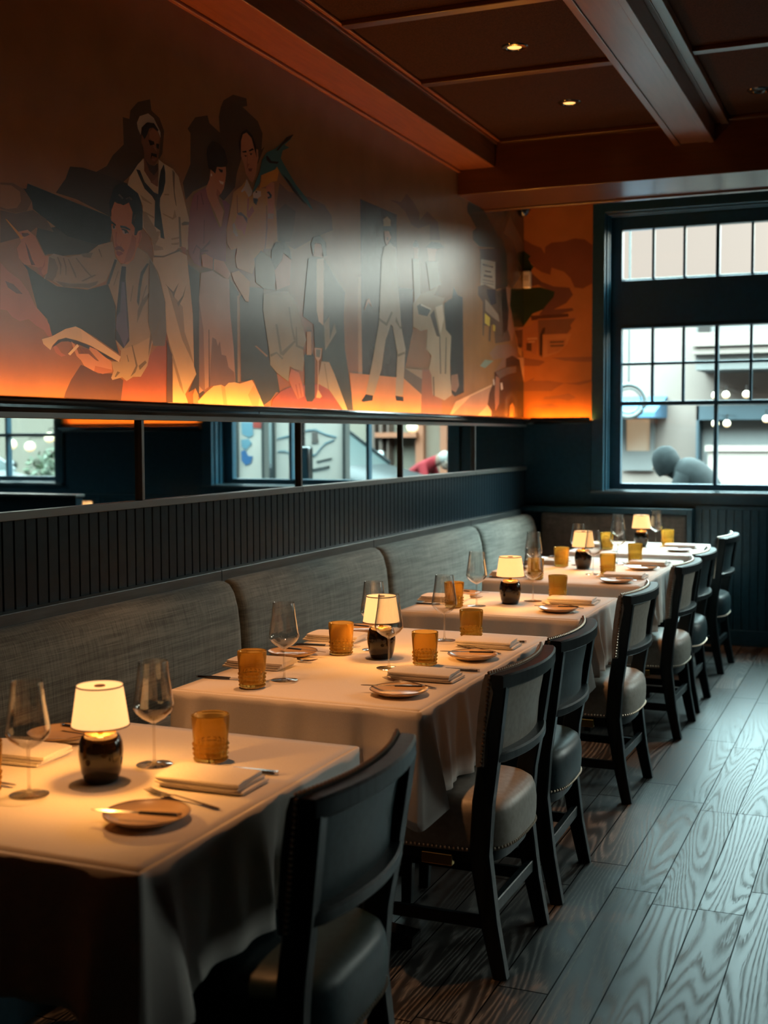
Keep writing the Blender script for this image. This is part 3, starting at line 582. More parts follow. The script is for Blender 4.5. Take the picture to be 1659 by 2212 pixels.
(3, SKIN, [(640,1330),(700,1320),(750,1380),(745,1430),(715,1560),(690,1500),(640,1490),(615,1420)]),(3, (.36,.30,.24), [(590,1440),(610,1420),(650,1560),(630,1565),(598,1520)]),(3, FOLD, [(640,1320),(680,1308),(745,1370),(748,1430),(700,1350),(650,1340)]),(3, (.2,.09,.03), [(635,1130),(642,1130),(648,1320),(638,1320)]),(3, (.2,.09,.03), [(945,1240),(955,1240),(962,1480),(940,1700),(928,1700),(945,1480)]),
(3, SKIN, [(960,980),(1030,1000),(1035,1180),(1028,1340),(965,1340),(960,1180),(945,1050)]),(3, (.40,.34,.28), [(965,1325),(1025,1325),(1020,1380),(965,1375)]),(3, INK, [(950,1100),(975,1090),(1005,1130),(1000,1160),(965,1170),(960,1150),(985,1140),(970,1115)]),(3, (.30,.12,.07), [(750,1160),(765,1165),(760,1300),(800,1240),(820,1300),(760,1380),(740,1340)]),
(3, TEAL, [(800,1110),(830,1000),(880,880),(900,760),(950,680),(1040,640),(1110,580),(1160,520),(1235,490),(1200,545),(1140,600),(1190,630),(1120,660),(1100,740),(1130,800),(1260,1020),(1380,1170),(1440,1290),(1410,1265),(1340,1200),(1230,1080),(1110,920),(1060,830),(1040,870),(940,900),(890,920),(880,1000),(830,1080)]),
(3, INK, [(945,720),(960,715),(1000,770),(1080,780),(1060,800),(980,790),(948,760)]),(3, INK, [(1050,660),(1090,610),(1160,525),(1235,490),(1190,545),(1120,600),(1070,660)]),(3, INK, [(1110,900),(1180,970),(1300,1130),(1400,1250),(1330,1200),(1230,1085)]),
(3, (.48,.20,.03), [(895,920),(1040,860),(1060,830),(1080,880),(1060,980),(1000,990),(940,1040),(870,1060),(890,980)]),(3, (.45,.36,.28), [(805,1110),(840,1080),(890,1090),(890,1140),(850,1170),(810,1160)]),(3, INK, [(805,1160),(850,1165),(860,1180),(840,1235),(815,1210)]),(3, INK, [(835,1090),(848,1090),(848,1104),(835,1104)]),
# open book at the lower edge
(4, (.62,.44,.26), [(355,1130),(420,1060),(480,1010),(540,1000),(570,1015),(600,985),(650,980),(690,990),(785,960),(800,985),(885,1175),(360,1160)]),(4, (.52,.33,.19), [(540,1002),(570,1015),(590,1165),(560,1160)]),(4, (.54,.34,.20), [(755,1080),(800,1000),(850,1090),(835,1170),(790,1170)]),
# seated couple, bottle and flute
(4, (.045,.052,.05), [(975,905),(1060,950),(1000,910),(985,905),(1010,1060),(980,1060)]),
(5, (.15,.16,.13), [(30,560),(80,500),(160,560),(200,640),(180,800),(100,790),(40,740)]),
(5, GREYG, [(100,830),(200,810),(290,810),(350,900),(400,1080),(425,1180),(400,1250),(410,1330),(400,1420),(330,1400),(300,1380),(290,1500),(200,1430),(150,1370),(145,1280),(110,1050),(95,950)]),
(5, (.14,.15,.125), [(190,1060),(205,1060),(240,1270),(340,1180),(345,1195),(250,1300),(225,1290)]),(5, (.14,.15,.125), [(345,1080),(352,1080),(360,1220),(410,1240),(400,1256),(345,1230)]),(5, (.14,.15,.125), [(290,930),(300,930),(320,1080),(345,1180),(330,1180),(310,1090)]),(5, (.14,.15,.125), [(150,1290),(200,1270),(250,1320),(240,1330),(200,1285),(155,1310)]),
(5, SKIN, [(245,520),(310,570),(300,760),(200,800),(185,650),(240,570)]),(5, (.035,.03,.028), [(160,500),(190,440),(260,430),(300,490),(315,570),(250,515),(240,570),(190,640),(160,570)]),
(5, SUIT, [(400,1000),(440,560),(480,550),(560,560),(640,700),(720,820),(710,1000),(720,1250),(790,1720),(740,1720),(640,1440),(600,1350),(545,1340),(550,1240),(490,1240),(480,1060)]),
(5, PALE, [(505,560),(560,560),(555,1070),(520,1040),(505,960)]),(5, SKIN, [(485,450),(530,430),(550,490),(545,550),(480,540)]),(5, INK, [(460,450),(480,395),(530,385),(575,440),(580,540),(555,545),(540,450),(490,440),(478,540)]),(5, GREYG, [(560,1060),(600,1000),(605,1180),(640,1050),(655,1120),(570,1260)]),
(5, (.24,.075,.05), [(160,1700),(165,1640),(230,1570),(330,1530),(520,1515),(600,1560),(670,1630),(715,1720)]),
(5, GREY, [(540,1345),(600,1350),(640,1440),(740,1715),(705,1715),(600,1560),(510,1510)]),(5, (.22,.21,.175), [(560,1360),(568,1360),(600,1560),(590,1555)]),
(5, SKIN, [(310,1400),(370,1430),(400,1540),(408,1610),(360,1632),(310,1530),(290,1480)]),(5, SKIN2, [(340,1520),(350,1520),(372,1625),(362,1628)]),(5, SKIN2, [(366,1510),(374,1510),(394,1612),(386,1612)]),
(5, (.035,.04,.035), [(410,1300),(430,1280),(430,1110),(465,1110),(465,1280),(490,1310),(490,1620),(470,1650),(430,1650),(415,1600)]),(5, (.45,.30,.14), [(430,1115),(463,1115),(465,1295),(427,1295)]),
(5, (.5,.40,.30), [(487,1240),(545,1245),(535,1320),(520,1340),(518,1560),(545,1610),(530,1625),(500,1620),(512,1560),(510,1340),(492,1310)]),(5, (.12,.12,.10), [(498,1250),(535,1254),(528,1315),(500,1308)]),
# doorway, white-suited man, figure with harp
(5, (.42,.29,.18), [(820,700),(842,700),(855,1450),(825,1440)]),
(5, (.055,.04,.038), [(838,105),(1118,225),(1118,780),(1240,790),(1240,1110),(1180,1400),(1165,1470),(855,1440),(845,790)]),
(5, (.50,.27,.14), [(755,1430),(855,1440),(1170,1470),(1310,1600),(1300,1750),(785,1735)]),
(5, (.12,.10,.085), [(1170,1395),(1310,1410),(1310,1600),(1165,1470)]),(5, (.30,.25,.19), [(1175,1395),(1310,1410),(1310,1480)]),
(5, GREY, [(1020,470),(1060,440),(1110,480),(1130,800),(1150,1080),(1182,1250),(1162,1605),(1105,1605),(1120,1280),(1085,1080),(1070,1060),(1030,1180),(1000,1400),(940,1605),(880,1590),(930,1340),(980,1050),(990,800),(1000,560)]),
(5, (.18,.17,.14), [(980,1010),(1035,1050),(1075,960),(1085,975),(1040,1075),(985,1035)]),(5, (.18,.17,.14), [(1110,1000),(1140,1080),(1160,1070),(1145,1100),(1105,1040)]),(5, (.18,.17,.14), [(1120,1290),(1175,1270),(1178,1285),(1125,1310)]),
(5, (.40,.30,.18), [(1015,260),(1045,240),(1070,265),(1072,312),(1018,312)]),(5, INK, [(1008,318),(1085,318),(1078,348),(1018,352)]),(5, SKIN, [(1020,350),(1055,350),(1072,400),(1040,460),(1025,430)]),(5, INK, [(1038,395),(1055,398),(1050,420),(1040,418)]),
(5, INK, [(845,1645),(880,1595),(935,1605),(930,1642),(860,1652)]),(5, INK, [(1105,1605),(1165,1615),(1168,1648),(1110,1642)]),(5, LSKIN, [(865,960),(885,880),(905,860),(925,930),(900,890),(880,930)]),
(5, (.26,.12,.075), [(1310,1405),(1390,1410),(1460,1620),(1460,1750),(1300,1750)]),
(5, (.02,.03,.032), [(1480,900),(1540,860),(1550,775),(1585,840),(1620,855),(1630,1580),(1560,1612),(1530,1580),(1520,1140),(1480,1150)]),
(5, (.36,.30,.21), [(1240,900),(1290,830),(1380,800),(1440,760),(1400,840),(1480,860),(1470,900),(1490,1100),(1530,1150),(1520,1400),(1535,1600),(1480,1640),(1390,1600),(1380,1450),(1360,1400),(1380,1300),(1340,1250),(1350,1100),(1300,1110),(1240,1080)]),
(5, (.07,.06,.05), [(1370,990),(1400,950),(1440,1130),(1450,1160),(1420,1150)]),(5, (.10,.085,.065), [(1390,1460),(1400,1460),(1405,1610),(1395,1605)]),(5, (.10,.085,.065), [(1440,1160),(1448,1160),(1455,1440),(1445,1440)]),(5, (.10,.085,.065), [(1490,1160),(1496,1160),(1492,1440),(1482,1440)]),(5, (.6,.52,.4), [(1410,930),(1465,910),(1475,1020),(1450,1130),(1425,1000)]),
(5, (.035,.045,.045), [(1270,920),(1300,905),(1375,950),(1350,1000),(1280,985)]),(5, (.6,.52,.4), [(1300,905),(1380,942),(1376,952),(1298,916)]),(5, (.22,.13,.09), [(1530,1450),(1580,1440),(1590,1530),(1565,1580),(1530,1560)]),
(5, INK, [(1240,450),(1260,420),(1280,440),(1285,480),(1242,480)]),(5, INK, [(1340,475),(1380,430),(1450,440),(1478,475),(1400,490)]),(5, LSKIN, [(1245,475),(1282,475),(1280,560),(1250,560)]),(5, LSKIN, [(1350,480),(1420,485),(1410,580),(1360,580)]),(5, GREY, [(1235,560),(1290,560),(1300,830),(1250,900)]),(5, GREY, [(1340,585),(1430,585),(1450,760),(1370,800)]),
(5, (.16,.075,.04), [(1060,110),(1150,130),(1190,65),(1240,120),(1290,210),(1290,270),(1350,200),(1430,280),(1450,420),(1370,420),(1370,300),(1280,330),(1230,300),(1180,200),(1120,140)]),
# street scene running into the corner
(6, (.52,.30,.17), [(0,2110),(60,1980),(400,1820),(640,1560),(712,1560),(712,2150),(0,2130)]),(6, (.30,.17,.11), [(20,2110),(200,1930),(400,1835),(370,2010),(250,2130)]),
(6, (.026,.042,.028), [(170,120),(185,70),(280,110),(330,150),(390,260),(450,370),(520,450),(550,600),(560,880),(500,900),(490,600),(430,510),(290,500),(225,430),(225,350),(260,320),(200,210),(175,170)]),
(6, (.12,.06,.03), [(400,150),(712,120),(712,740),(600,900),(560,860),(550,600),(520,450),(450,370),(330,150)]),(6, (.19,.10,.05), [(520,370),(580,200),(640,330),(712,460),(712,560),(650,560),(600,440)]),
(6, (.055,.036,.024), [(290,520),(490,515),(500,900),(440,910),(300,870),(295,560)]),(6, (.33,.26,.19), [(305,618),(440,645),(440,905),(300,868)]),
(6, (.07,.05,.04), [(318,660),(420,690),(418,705),(318,676)]),(6, (.07,.05,.04), [(340,725),(400,735),(400,748),(340,738)]),(6, (.07,.05,.04), [(330,765),(412,780),(412,800),(330,786)]),(6, (.14,.10,.08), [(318,810),(425,832),(425,840),(318,818)]),(6, (.14,.10,.08), [(318,840),(425,858),(425,866),(318,848)]),
(6, (.10,.066,.045), [(275,880),(340,860),(460,920),(560,880),(600,1000),(580,1400),(440,1425),(425,1250),(400,1250),(395,1410),(375,1400),(380,1260),(335,1250),(330,1360),(318,1340),(320,1030),(275,960)]),(6, (.04,.035,.04), [(355,905),(440,910),(450,1040),(400,1060),(370,980)]),
(6, (.50,.33,.06), [(340,1135),(390,1180),(385,1262),(340,1230)]),(6, (.45,.28,.05), [(418,1240),(440,1255),(438,1310),(418,1300)]),(6, (.25,.17,.12), [(345,1000),(400,1060),(470,1150),(480,1220),(420,1180),(345,1110)]),
(6, (.34,.16,.09), [(545,880),(590,900),(590,1000),(600,1180),(622,1300),(600,1410),(560,1290),(570,1100),(550,980)]),(6, (.03,.022,.016), [(500,900),(545,890),(560,1100),(560,1280),(520,1330),(500,1100)]),
(6, (.03,.042,.018), [(590,900),(712,895),(712,1265),(620,1265),(600,1150),(580,1060)]),(6, (.03,.042,.018), [(650,560),(712,540),(712,740),(690,690),(650,620)]),
(6, (.36,.14,.05), [(620,1300),(712,1260),(712,1500),(660,1490),(640,1400)]),(6, (.10,.045,.025), [(625,1300),(700,1290),(700,1460),(660,1470),(650,1380)]),(6, (.5,.25,.07), [(650,1450),(690,1480),(690,1560),(660,1520)]),
(6, (.22,.12,.08), [(380,1520),(450,1440),(560,1430),(640,1480),(650,1560),(540,1640),(430,1700),(520,1560),(420,1580)]),(6, (.17,.20,.15), [(290,1640),(340,1580),(420,1590),(340,1660)]),
(6, (.035,.028,.022), [(430,1700),(540,1650),(540,1570),(600,1540),(670,1580),(690,1700),(712,1800),(712,2150),(400,2150),(400,2070),(365,2010),(380,1900),(430,1760)]),(6, (.11,.085,.065), [(440,1700),(540,1655),(640,1640),(640,1700),(560,1720),(480,1760)]),
(6, (.26,.12,.075), [(445,1735),(478,1760),(472,2000),(440,2070),(432,1900)]),(6, (.09,.065,.045), [(520,2150),(540,1930),(590,1880),(640,1950),(642,2150),(615,2150),(618,1990),(590,1930),(560,1990),(552,2150)]),(6, (.45,.20,.07), [(570,2150),(580,2020),(600,1990),(618,2030),(612,2150)]),(6, (.6,.45,.35), [(488,1800),(505,1800),(512,1860),(494,1872)]),(6, (.5,.38,.3), [(415,1770),(428,1765),(432,1820),(420,1825)]),
]
MUR_B = [
((.20,.060,.026), [(712,430),(800,480),(880,510),(915,565),(920,500),(980,460),(1100,450),(1200,420),(1300,430),(1350,470),(1370,480),(1370,850),(1280,900),(1200,890),(1160,800),(1100,740),(980,700),(970,770),(880,740),(820,700),(790,660),(712,600)]),
((.16,.055,.030), [(780,820),(900,840),(1000,880),(1150,890),(1185,960),(1120,1040),(1000,1100),(1180,1085),(1190,1110),(1000,1160),(860,1150),(930,1060),(1010,940),(880,880)]),
((.13,.05,.03), [(712,720),(800,760),(900,850),(712,900)]),
((.025,.035,.014), [(712,895),(880,888),(1010,930),(1000,980),(930,1060),(900,1100),(800,1140),(712,1260)]),
((.022,.032,.014), [(712,540),(780,590),(758,620),(790,670),(812,690),(780,735),(712,740)]),
((.10,.032,.016), [(780,1160),(1140,1138),(1145,1168),(790,1205)]),
((.36,.12,.04), [(712,1270),(780,1250),(850,1190),(1220,1168),(1200,1190),(870,1205),(830,1530),(712,1490)]),
((.19,.075,.035), [(850,1200),(1210,1185),(1160,1250),(1170,1280),(1130,1330),(900,1340),(890,1560),(860,1540)]),
((.06,.025,.014), [(870,1340),(895,1280),(920,1270),(915,1320),(895,1345),(892,1545),(868,1530)]),
((.44,.17,.055), [(895,1342),(1170,1330),(1130,1430),(1050,1510),(900,1562)]),((.38,.14,.045), [(940,1390),(1120,1378),(1100,1450),(1040,1500),(940,1530)]),
((.14,.06,.03), [(965,1403),(1100,1398),(1096,1418),(965,1423)]),((.14,.06,.03), [(965,1440),(1100,1433),(1095,1453),(970,1458)]),
((.52,.24,.10), [(748,1374),(842,1368),(842,1384),(748,1390)]),((.52,.24,.10), [(760,1404),(820,1400),(820,1414),(760,1418)]),((.10,.04,.02), [(740,1420),(790,1420),(790,1500),(740,1490)]),
((.24,.085,.035), [(712,1560),(900,1590),(915,1605),(860,1640),(712,1640)]),((.26,.095,.04), [(980,1560),(1368,1550),(1370,1600),(1250,1600),(1100,1590)]),
((.27,.10,.04), [(712,1800),(820,1750),(800,1780),(960,1780),(1100,1802),(1200,1800),(1372,1765),(1368,1792),(1240,1822),(1100,1805),(1020,1850),(980,1880),(712,1880)]),
((.30,.115,.045), [(910,1935),(1060,1920),(1140,1900),(1215,1940),(1140,1972),(1060,1952),(900,1962)]),((.30,.115,.045), [(780,2020),(980,2000),(1060,2030),(900,2045)]),
]
def mural(name, bgs, shapes, place, off, lb):
    V = []; F = []; C = []; LV = []
    def put(pts, col, i):
        P = [place(p) for p in pts]; o = len(V)
        q = [p.y + p.x for p in P]; z = [p.z for p in P]; bb = (min(q), max(q), min(z), max(z))
        lv = 1 + max([l for b, l in LV if b[0] < bb[1] and b[1] > bb[0] and b[2] < bb[3] and b[3] > bb[2]] or [0]); LV.append((bb, lv))
        d = .0012 + .00004 * lv
        V.extend(off(p, d) for p in P)
        for tri in tessellate_polygon([P]): F.append(tuple(o + k for k in tri)); C.append(col)
    i = 0
    for pts, col in bgs:
        o = len(V); V.extend(off(Vector(p), .0012) for p in pts); F.append(tuple(range(o, o + len(pts)))); C.append(col)
    for pts, col in shapes:
        i += 1; put(pts, col, i)
    me = bpy.data.meshes.new(name); me.from_pydata(V, [], F); me.materials.append(M_mural)
    ca = me.color_attributes.new('paint', 'FLOAT_COLOR', 'CORNER')
    k = 0; buf = []
    for f, c in zip(F, C): buf += [*c, 1.0] * len(f)
    ca.data.foreach_set('color', buf)
    o = bpy.data.objects.new(name, me); COL.objects.link(o)
    return tag(o, lb, 'mural')
def px(c, p): x, y, s = CROP[c]; return (x + p[0] / s, y + p[1] / s)
TAN = (.24, .115, .046)
mural('wall_mural', [([(0, 1.2, 1.572), (0, D - .001, 1.572), (0, D - .001, 3.31), (0, 1.2, 3.31)], TAN)],
      [([px(c, p) for p in pts], col) for c, col, pts in MUR], lambda p: left_wall(*p), lambda p, d: (d, p.y, p.z),
      'long glossy painted mural of standing and seated people above the mirror band')
mural('wall_mural', [([(.001, D, 1.572), (.520, D, 1.572), (.520, D, 3.31), (.001, D, 3.31)], (.40, .135, .035))],
      [([px(6, p) for p in pts], col) for col, pts in MUR_B], lambda p: back_wall(*p), lambda p, d: (max(p.x, .001), D - d, p.z),
      'narrow orange painted mural of dark clouds and low building beside the window')
trim(MB().box(2.79, 4.21, D - .004, D, 1.53, 3.31), mat('orange_plaster', (.40, .15, .045), .35), smooth=0)
# ================================================================== TABLES
TZ = .758
ORD = {1: 'fifth', 2: 'fourth', 3: 'third', 4: 'second', 5: 'first'}
TAB = {1: (.66, 1.42, 1.69, 2.60), 2: (.655, 1.425, 2.985, 4.285), 3: (.67, 1.435, 4.70, 5.43), 4: (.655, 1.45, 5.875, 7.18), 5: (.68, 1.45, 7.47, 8.30)}
def tn(k): return ORD[k] + ' table from the window'

def tablecloth(k):
    x0, x1, y0, y1 = TAB[k]; rnd = random.Random(40 + k)
    cx, cy = (x0 + x1) / 2, (y0 + y1) / 2; rc = .010
    drop = .248
    # perimeter: points with outward normal, finer at the corners
    P = []
    def side(a, b, n, skip):
        for i in range(n): t = (i + .5) / n; P.append((a[0] + (b[0] - a[0]) * t, a[1] + (b[1] - a[1]) * t, skip[0], skip[1], t, 0))
    def corner(c, a0):
        for i in range(9): a = R_(a0 + 90 * i / 8); P.append((c[0] + rc * math.cos(a), c[1] + rc * math.sin(a), math.cos(a), math.sin(a), i / 8, 1))
    nx, ny = 44, int((y1 - y0) / .017)
    side((x1, y0 + rc), (x1, y1 - rc), ny, (1, 0)); corner((x1 - rc, y1 - rc), 0)
    side((x1 - rc, y1), (x0 + rc, y1), nx, (0, 1)); corner((x0 + rc, y1 - rc), 90)
    side((x0, y1 - rc), (x0, y0 + rc), ny, (-1, 0)); corner((x0 + rc, y0 + rc), 180)
    side((x0 + rc, y0), (x1 - rc, y0), nx, (0, -1)); corner((x1 - rc, y0 + rc), 270)
    n = len(P)
    # fold field along the perimeter
    folds = [(rnd.random(), rnd.uniform(.010, .024), rnd.uniform(-1, 1)) for _ in range(int(10 + 9 * (y1 - y0)))]
    s = []; acc = 0
    for i in range(n):
        acc += math.hypot(P[i][0] - P[i - 1][0], P[i][1] - P[i - 1][1]); s.append(acc)
    tot = acc
    ks = [(rnd.uniform(22, 80), rnd.uniform(0, 6.28), rnd.uniform(.3, 1)) for _ in range(6)]
    def fold(i):
        v = sum(a * math.sin(w * s[i] + p) for w, p, a in ks) * .0055
        for u, wd, a in folds:
            d = (s[i] / tot - u + .5) % 1 - .5; v += a * .050 * math.exp(-(d * tot / wd) ** 2)
        return v
    def cornerness(i):
        # 1 at a corner, falling off along the sides
        x, y = P[i][0], P[i][1]
        d = min(math.hypot(x - a, y - b) for a in (x0, x1) for b in (y0, y1))
        return math.exp(-(d / .085) ** 1.5)
    def ridge(i):
        d = min(math.hypot(P[i][0] - a, P[i][1] - b) for a in (x0, x1) for b in (y0, y1)); K = ((0, -.012), (.075, .048), (.105, .010), (.15, 0), (9, 0))
        for (a, u), (b, v) in zip(K, K[1:]):
            if d <= b: return u + (v - u) * (d - a) / (b - a)
    rows = 14; rings = []; NC = [ridge(i) for i in range(n)]
    F = [fold(i) for i in range(n)]; CN = [cornerness(i) for i in range(n)]
    for j in range(rows + 1):
        t = j / rows; ring = []
        for i in range(n):
            x, y, ax, ay, tt, isc = P[i]
            if j == 0: ring.append((x - ax * .004, y - ay * .004, TZ)); continue
            tv = (j - 1) / (rows - 1)
            c = CN[i]; dr = drop * (1 + .30 * c ** 1.6) * tv
            out = .004 + .012 * tv + (F[i] * (1 - c)) * min(1, tv * 1.3) ** 1.2
            # corners: the spare cloth stands out in two ridges with a flat facet between them
            n_ = NC[i] * tv
            ring.append((x + ax * (out + n_), y + ay * (out + n_), TZ - .0025 - dr))
        rings.append(ring)
    m = MB(); V = []; Fc = []
    # flat top with soft pressed creases
    gx, gy = 26, int((y1 - y0) / .03)
    cre = [(y0 + (y1 - y0) * f) for f in (rnd.uniform(.28, .34), rnd.uniform(.62, .7))]; crx = x0 + .5 * (x1 - x0) + rnd.uniform(-.04, .04)
    for a in range(gx + 1):
        for b_ in range(gy + 1):
            x = x0 + .004 + (x1 - x0 - .008) * a / gx; y = y0 + .004 + (y1 - y0 - .008) * b_ / gy
            e = min(1, min(a, gx - a) / 2, min(b_, gy - b_) / 2)
            z = TZ + e * (.0009 * math.sin(9 * x + 13 * y + k) + .0006 * math.sin(23 * x - 17 * y) + .0012 * sum(math.exp(-((y - c_) / .006) ** 2) for c_ in cre) + .0010 * math.exp(-((x - crx) / .006) ** 2))
            V.append((x, y, z))
    for a in range(gx):
        for b_ in range(gy): Fc.append((a * (gy + 1) + b_, (a + 1) * (gy + 1) + b_, (a + 1) * (gy + 1) + b_ + 1, a * (gy + 1) + b_ + 1))
    m.add(V, Fc); m.loft(rings, cap=False)
    o = m.build('tablecloth', M_cloth, smooth=80)
    so = o.modifiers.new('thick', 'SOLIDIFY'); so.thickness = .0016; so.offset = -1
    return tag(o, 'white tablecloth draped over the ' + tn(k), 'tablecloth', 'white tablecloths')
def table(k):
    x0, x1, y0, y1 = TAB[k]; cx, cy = (x0 + x1) / 2, (y0 + y1) / 2
    t = empty('dining_table', (cx, cy, 0)); tag(t, 'dark pedestal table under the white cloth, ' + tn(k), 'table', 'dining tables')
    hx, hy = (x1 - x0) / 2 - .012, (y1 - y0) / 2 - .012
    MB().box(-hx, hx, -hy, hy, .715, TZ - .004).build('tabletop', M_chairwood, t, smooth=0, bevel=.006)
    for yy in ((0,) if hy < .5 else (-.38, .38)):
        MB().lathe([(.036, .02), (.036, .70)], 20, (0, yy), cap=True).build('pedestal', M_black, t)
        MB().bar([(-.27, yy, .018), (0, yy, .045), (.27, yy, .018)], .07, .034).bar([(0, yy - .25, .018), (0, yy, .045), (0, yy + .25, .018)], .07, .034).build('foot', M_black, t)
for k in TAB: table(k); tablecloth(k)

# ================================================================== TABLEWARE PROTOTYPES
def make_tumbler():
    seg = 64
    prof = [(.0325, .0), (.0335, .002)]
    rows = 52; V = []
    rings = []
    def rad(z): return .0345 + (.0425 - .0345) * (z / .106)
    for i in range(rows + 1):
        z = .002 + .104 * i / rows; r = []
        for j in range(seg * 2):
            a = 2 * PI * j / (seg * 2)
            b = 0
            if z < .046:
                b = .0046 * max(0, math.sin(PI * ((z - .002) / .011 % 1))) * abs(math.sin(9 * a))
            elif z < .100:
                b = .0009 * abs(math.sin(32 * a)) * abs(math.sin(PI * (z - .046) / .0036))
            rr = rad(z) + b
            r.append((rr * math.cos(a), rr * math.sin(a), z))
        rings.append(r)
    m = MB(); n = seg * 2
    bot = [(.030 * math.cos(2 * PI * j / n), .030 * math.sin(2 * PI * j / n), 0) for j in range(n)]
    top = [((rad(.106) - .0012) * math.cos(2 * PI * j / n), (rad(.106) - .0012) * math.sin(2 * PI * j / n), .1072) for j in range(n)]
    inn = [[((rad(z) - .003) * q * math.cos(2 * PI * j / n), (rad(z) - .003) * q * math.sin(2 * PI * j / n), z) for j in range(n)] for z, q in ((.105, 1), (.06, 1), (.014, 1), (.011, .8), (.010, .02))]
    m.loft([bot] + rings + [top] + inn, cap=True)
    return m.build('amber_tumbler', M_amber, smooth=50)
def make_wine():
    t = empty('wine_glass')
    bowl = [(.0045, .094), (.012, .098), (.026, .106), (.038, .117), (.0448, .128), (.0456, .134), (.0445, .142), (.0405, .168), (.0365, .195), (.0325, .232)]
    m = MB(); m.lathe(bowl + [(.0322, .2332), (.0317, .232)] + [(r - .0009, z + .0006) for r, z in reversed(bowl[1:-1])] + [(.001, .0965)], 40)
    m.build('bowl', M_wine, t, smooth=60)
    MB().lathe([(.0045, .094), (.0034, .088), (.0030, .07), (.0030, .03), (.0036, .012), (.0055, .006)], 16).build('stem', M_stem, t, smooth=60)
    MB().lathe([(.0055, .006), (.018, .0036), (.036, .0018), (.040, .001), (.0395, .0002), (.001, .0)], 40).build('foot', M_wine, t, smooth=60)
    return t
def make_lamp():
    t = empty('table_lamp')
    MB().lathe([(.031, 0), (.0345, .002), (.0415, .022), (.0460, .050), (.0468, .068), (.0445, .086), (.040, .097), (.034, .1025)], 48, cap=True).build('base', M_ceram, t, smooth=50)
    MB().lathe([(.034, .1025), (.033, .1045), (.001, .1050)], 36).build('base_cap', M_brass, t)
    MB().lathe([(.007, .105), (.007, .118), (.0045, .121), (.0045, .14)], 16).build('stem', M_brass, t)
    MB().lathe([(.0605, .120), (.0480, .206), (.0470, .206), (.0595, .120)], 56).build('lamp_shade', M_shade, t, smooth=50)
    MB().lathe([(.0470, .2035), (.012, .2035), (.012, .2025), (.0470, .2025)], 40).build('shade_top', M_shade, t)
    MB().lathe([(.012, .203), (.0115, .2055), (.001, .206)], 20).build('finial', mat('finial_brown', (.25, .12, .04), .4), t)
    tm = mat('shade_trim', (.22, .075, .02), .6)
    for r, z in ((.0482, .2045), (.0607, .1205)):
        MB().lathe([(r - .0006, z - .0014), (r + .0008, z - .0014), (r + .0005, z + .0014), (r - .0006, z + .0014), (r - .0006, z - .0014)], 56).build('shade_trim', tm, t)
    return t
def make_plate():
    t = empty('bread_plate')
    MB().lathe([(.001, .004), (.052, .004), (.060, .006), (.076, .0135), (.0815, .0165), (.0828, .0165), (.083, .0150), (.077, .0110), (.060, .0030), (.045, .001), (.001, .001)], 56).build('dish', M_cream, t, smooth=50)
    MB().lathe([(.0805, .0163), (.0822, .0174), (.0832, .0165), (.0828, .0155)], 56).build('rim', M_rim, t)
    return t
def make_knife(name, ln, small=False):
    t = empty(name); h = ln * .46; s = .8 if small else 1
    m = MB(); m.loft([[(x, y * w * s, .0035 + z * hh * s) for y, z in ((-1, -.8), (1, -.8), (1, .8), (-1, .8))] for x, w, hh in ((-ln / 2, .0055, .0035), (-ln / 2 + .01, .0068, .004), (-ln / 2 + h * .6, .0058, .004), (-ln / 2 + h, .0052, .0036))])
    m.build('handle', M_hand, t, bevel=.001)
    MB().loft([[(x, y * w * s, .0035 + z * .0038) for y, z in ((-1, -.8), (1, -.8), (1, .8), (-1, .8))] for x, w in ((-ln / 2 - .002, .0054), (-ln / 2 + .004, .006))]).build('end_cap', M_steel, t)
    MB().loft([[(x, y, .0035 + z) for y, z in ((a, -.0007), (b, -.0002), (b, .0002), (a, .0012))] for x, a, b in ((-ln / 2 + h - .004, -.004 * s, .004 * s), (-ln / 2 + h + .012, -.004 * s, .008 * s), (ln / 2 - .04, -.004 * s, .010 * s), (ln / 2 - .008, -.003 * s, .006 * s), (ln / 2, .0, .001))]).build('blade', M_steel, t)
    return t
def make_fork():
    t = empty('dinner_fork'); ln = .205
    MB().loft([[(x, y * w, z + q) for y, q in ((-1, 0), (0, .0016), (1, 0), (0, -.0012))] for x, w, z in ((-ln / 2, .004, .003), (-ln / 2 + .012, .0065, .003), (-.03, .003, .006), (.02, .0028, .008), (.035, .006, .006), (.05, .011, .0035), (.056, .0115, .003))]).build('handle', M_steel, t)
    for y in (-.0092, -.0031, .0031, .0092):
        MB().tube([(.054, y, .003), (.075, y, .0035), (.092, y * .95, .006), (.1025, y * .92, .009)], [.0016, .0015, .0013, .0007], 6).build('tine', M_steel, t)
    return t
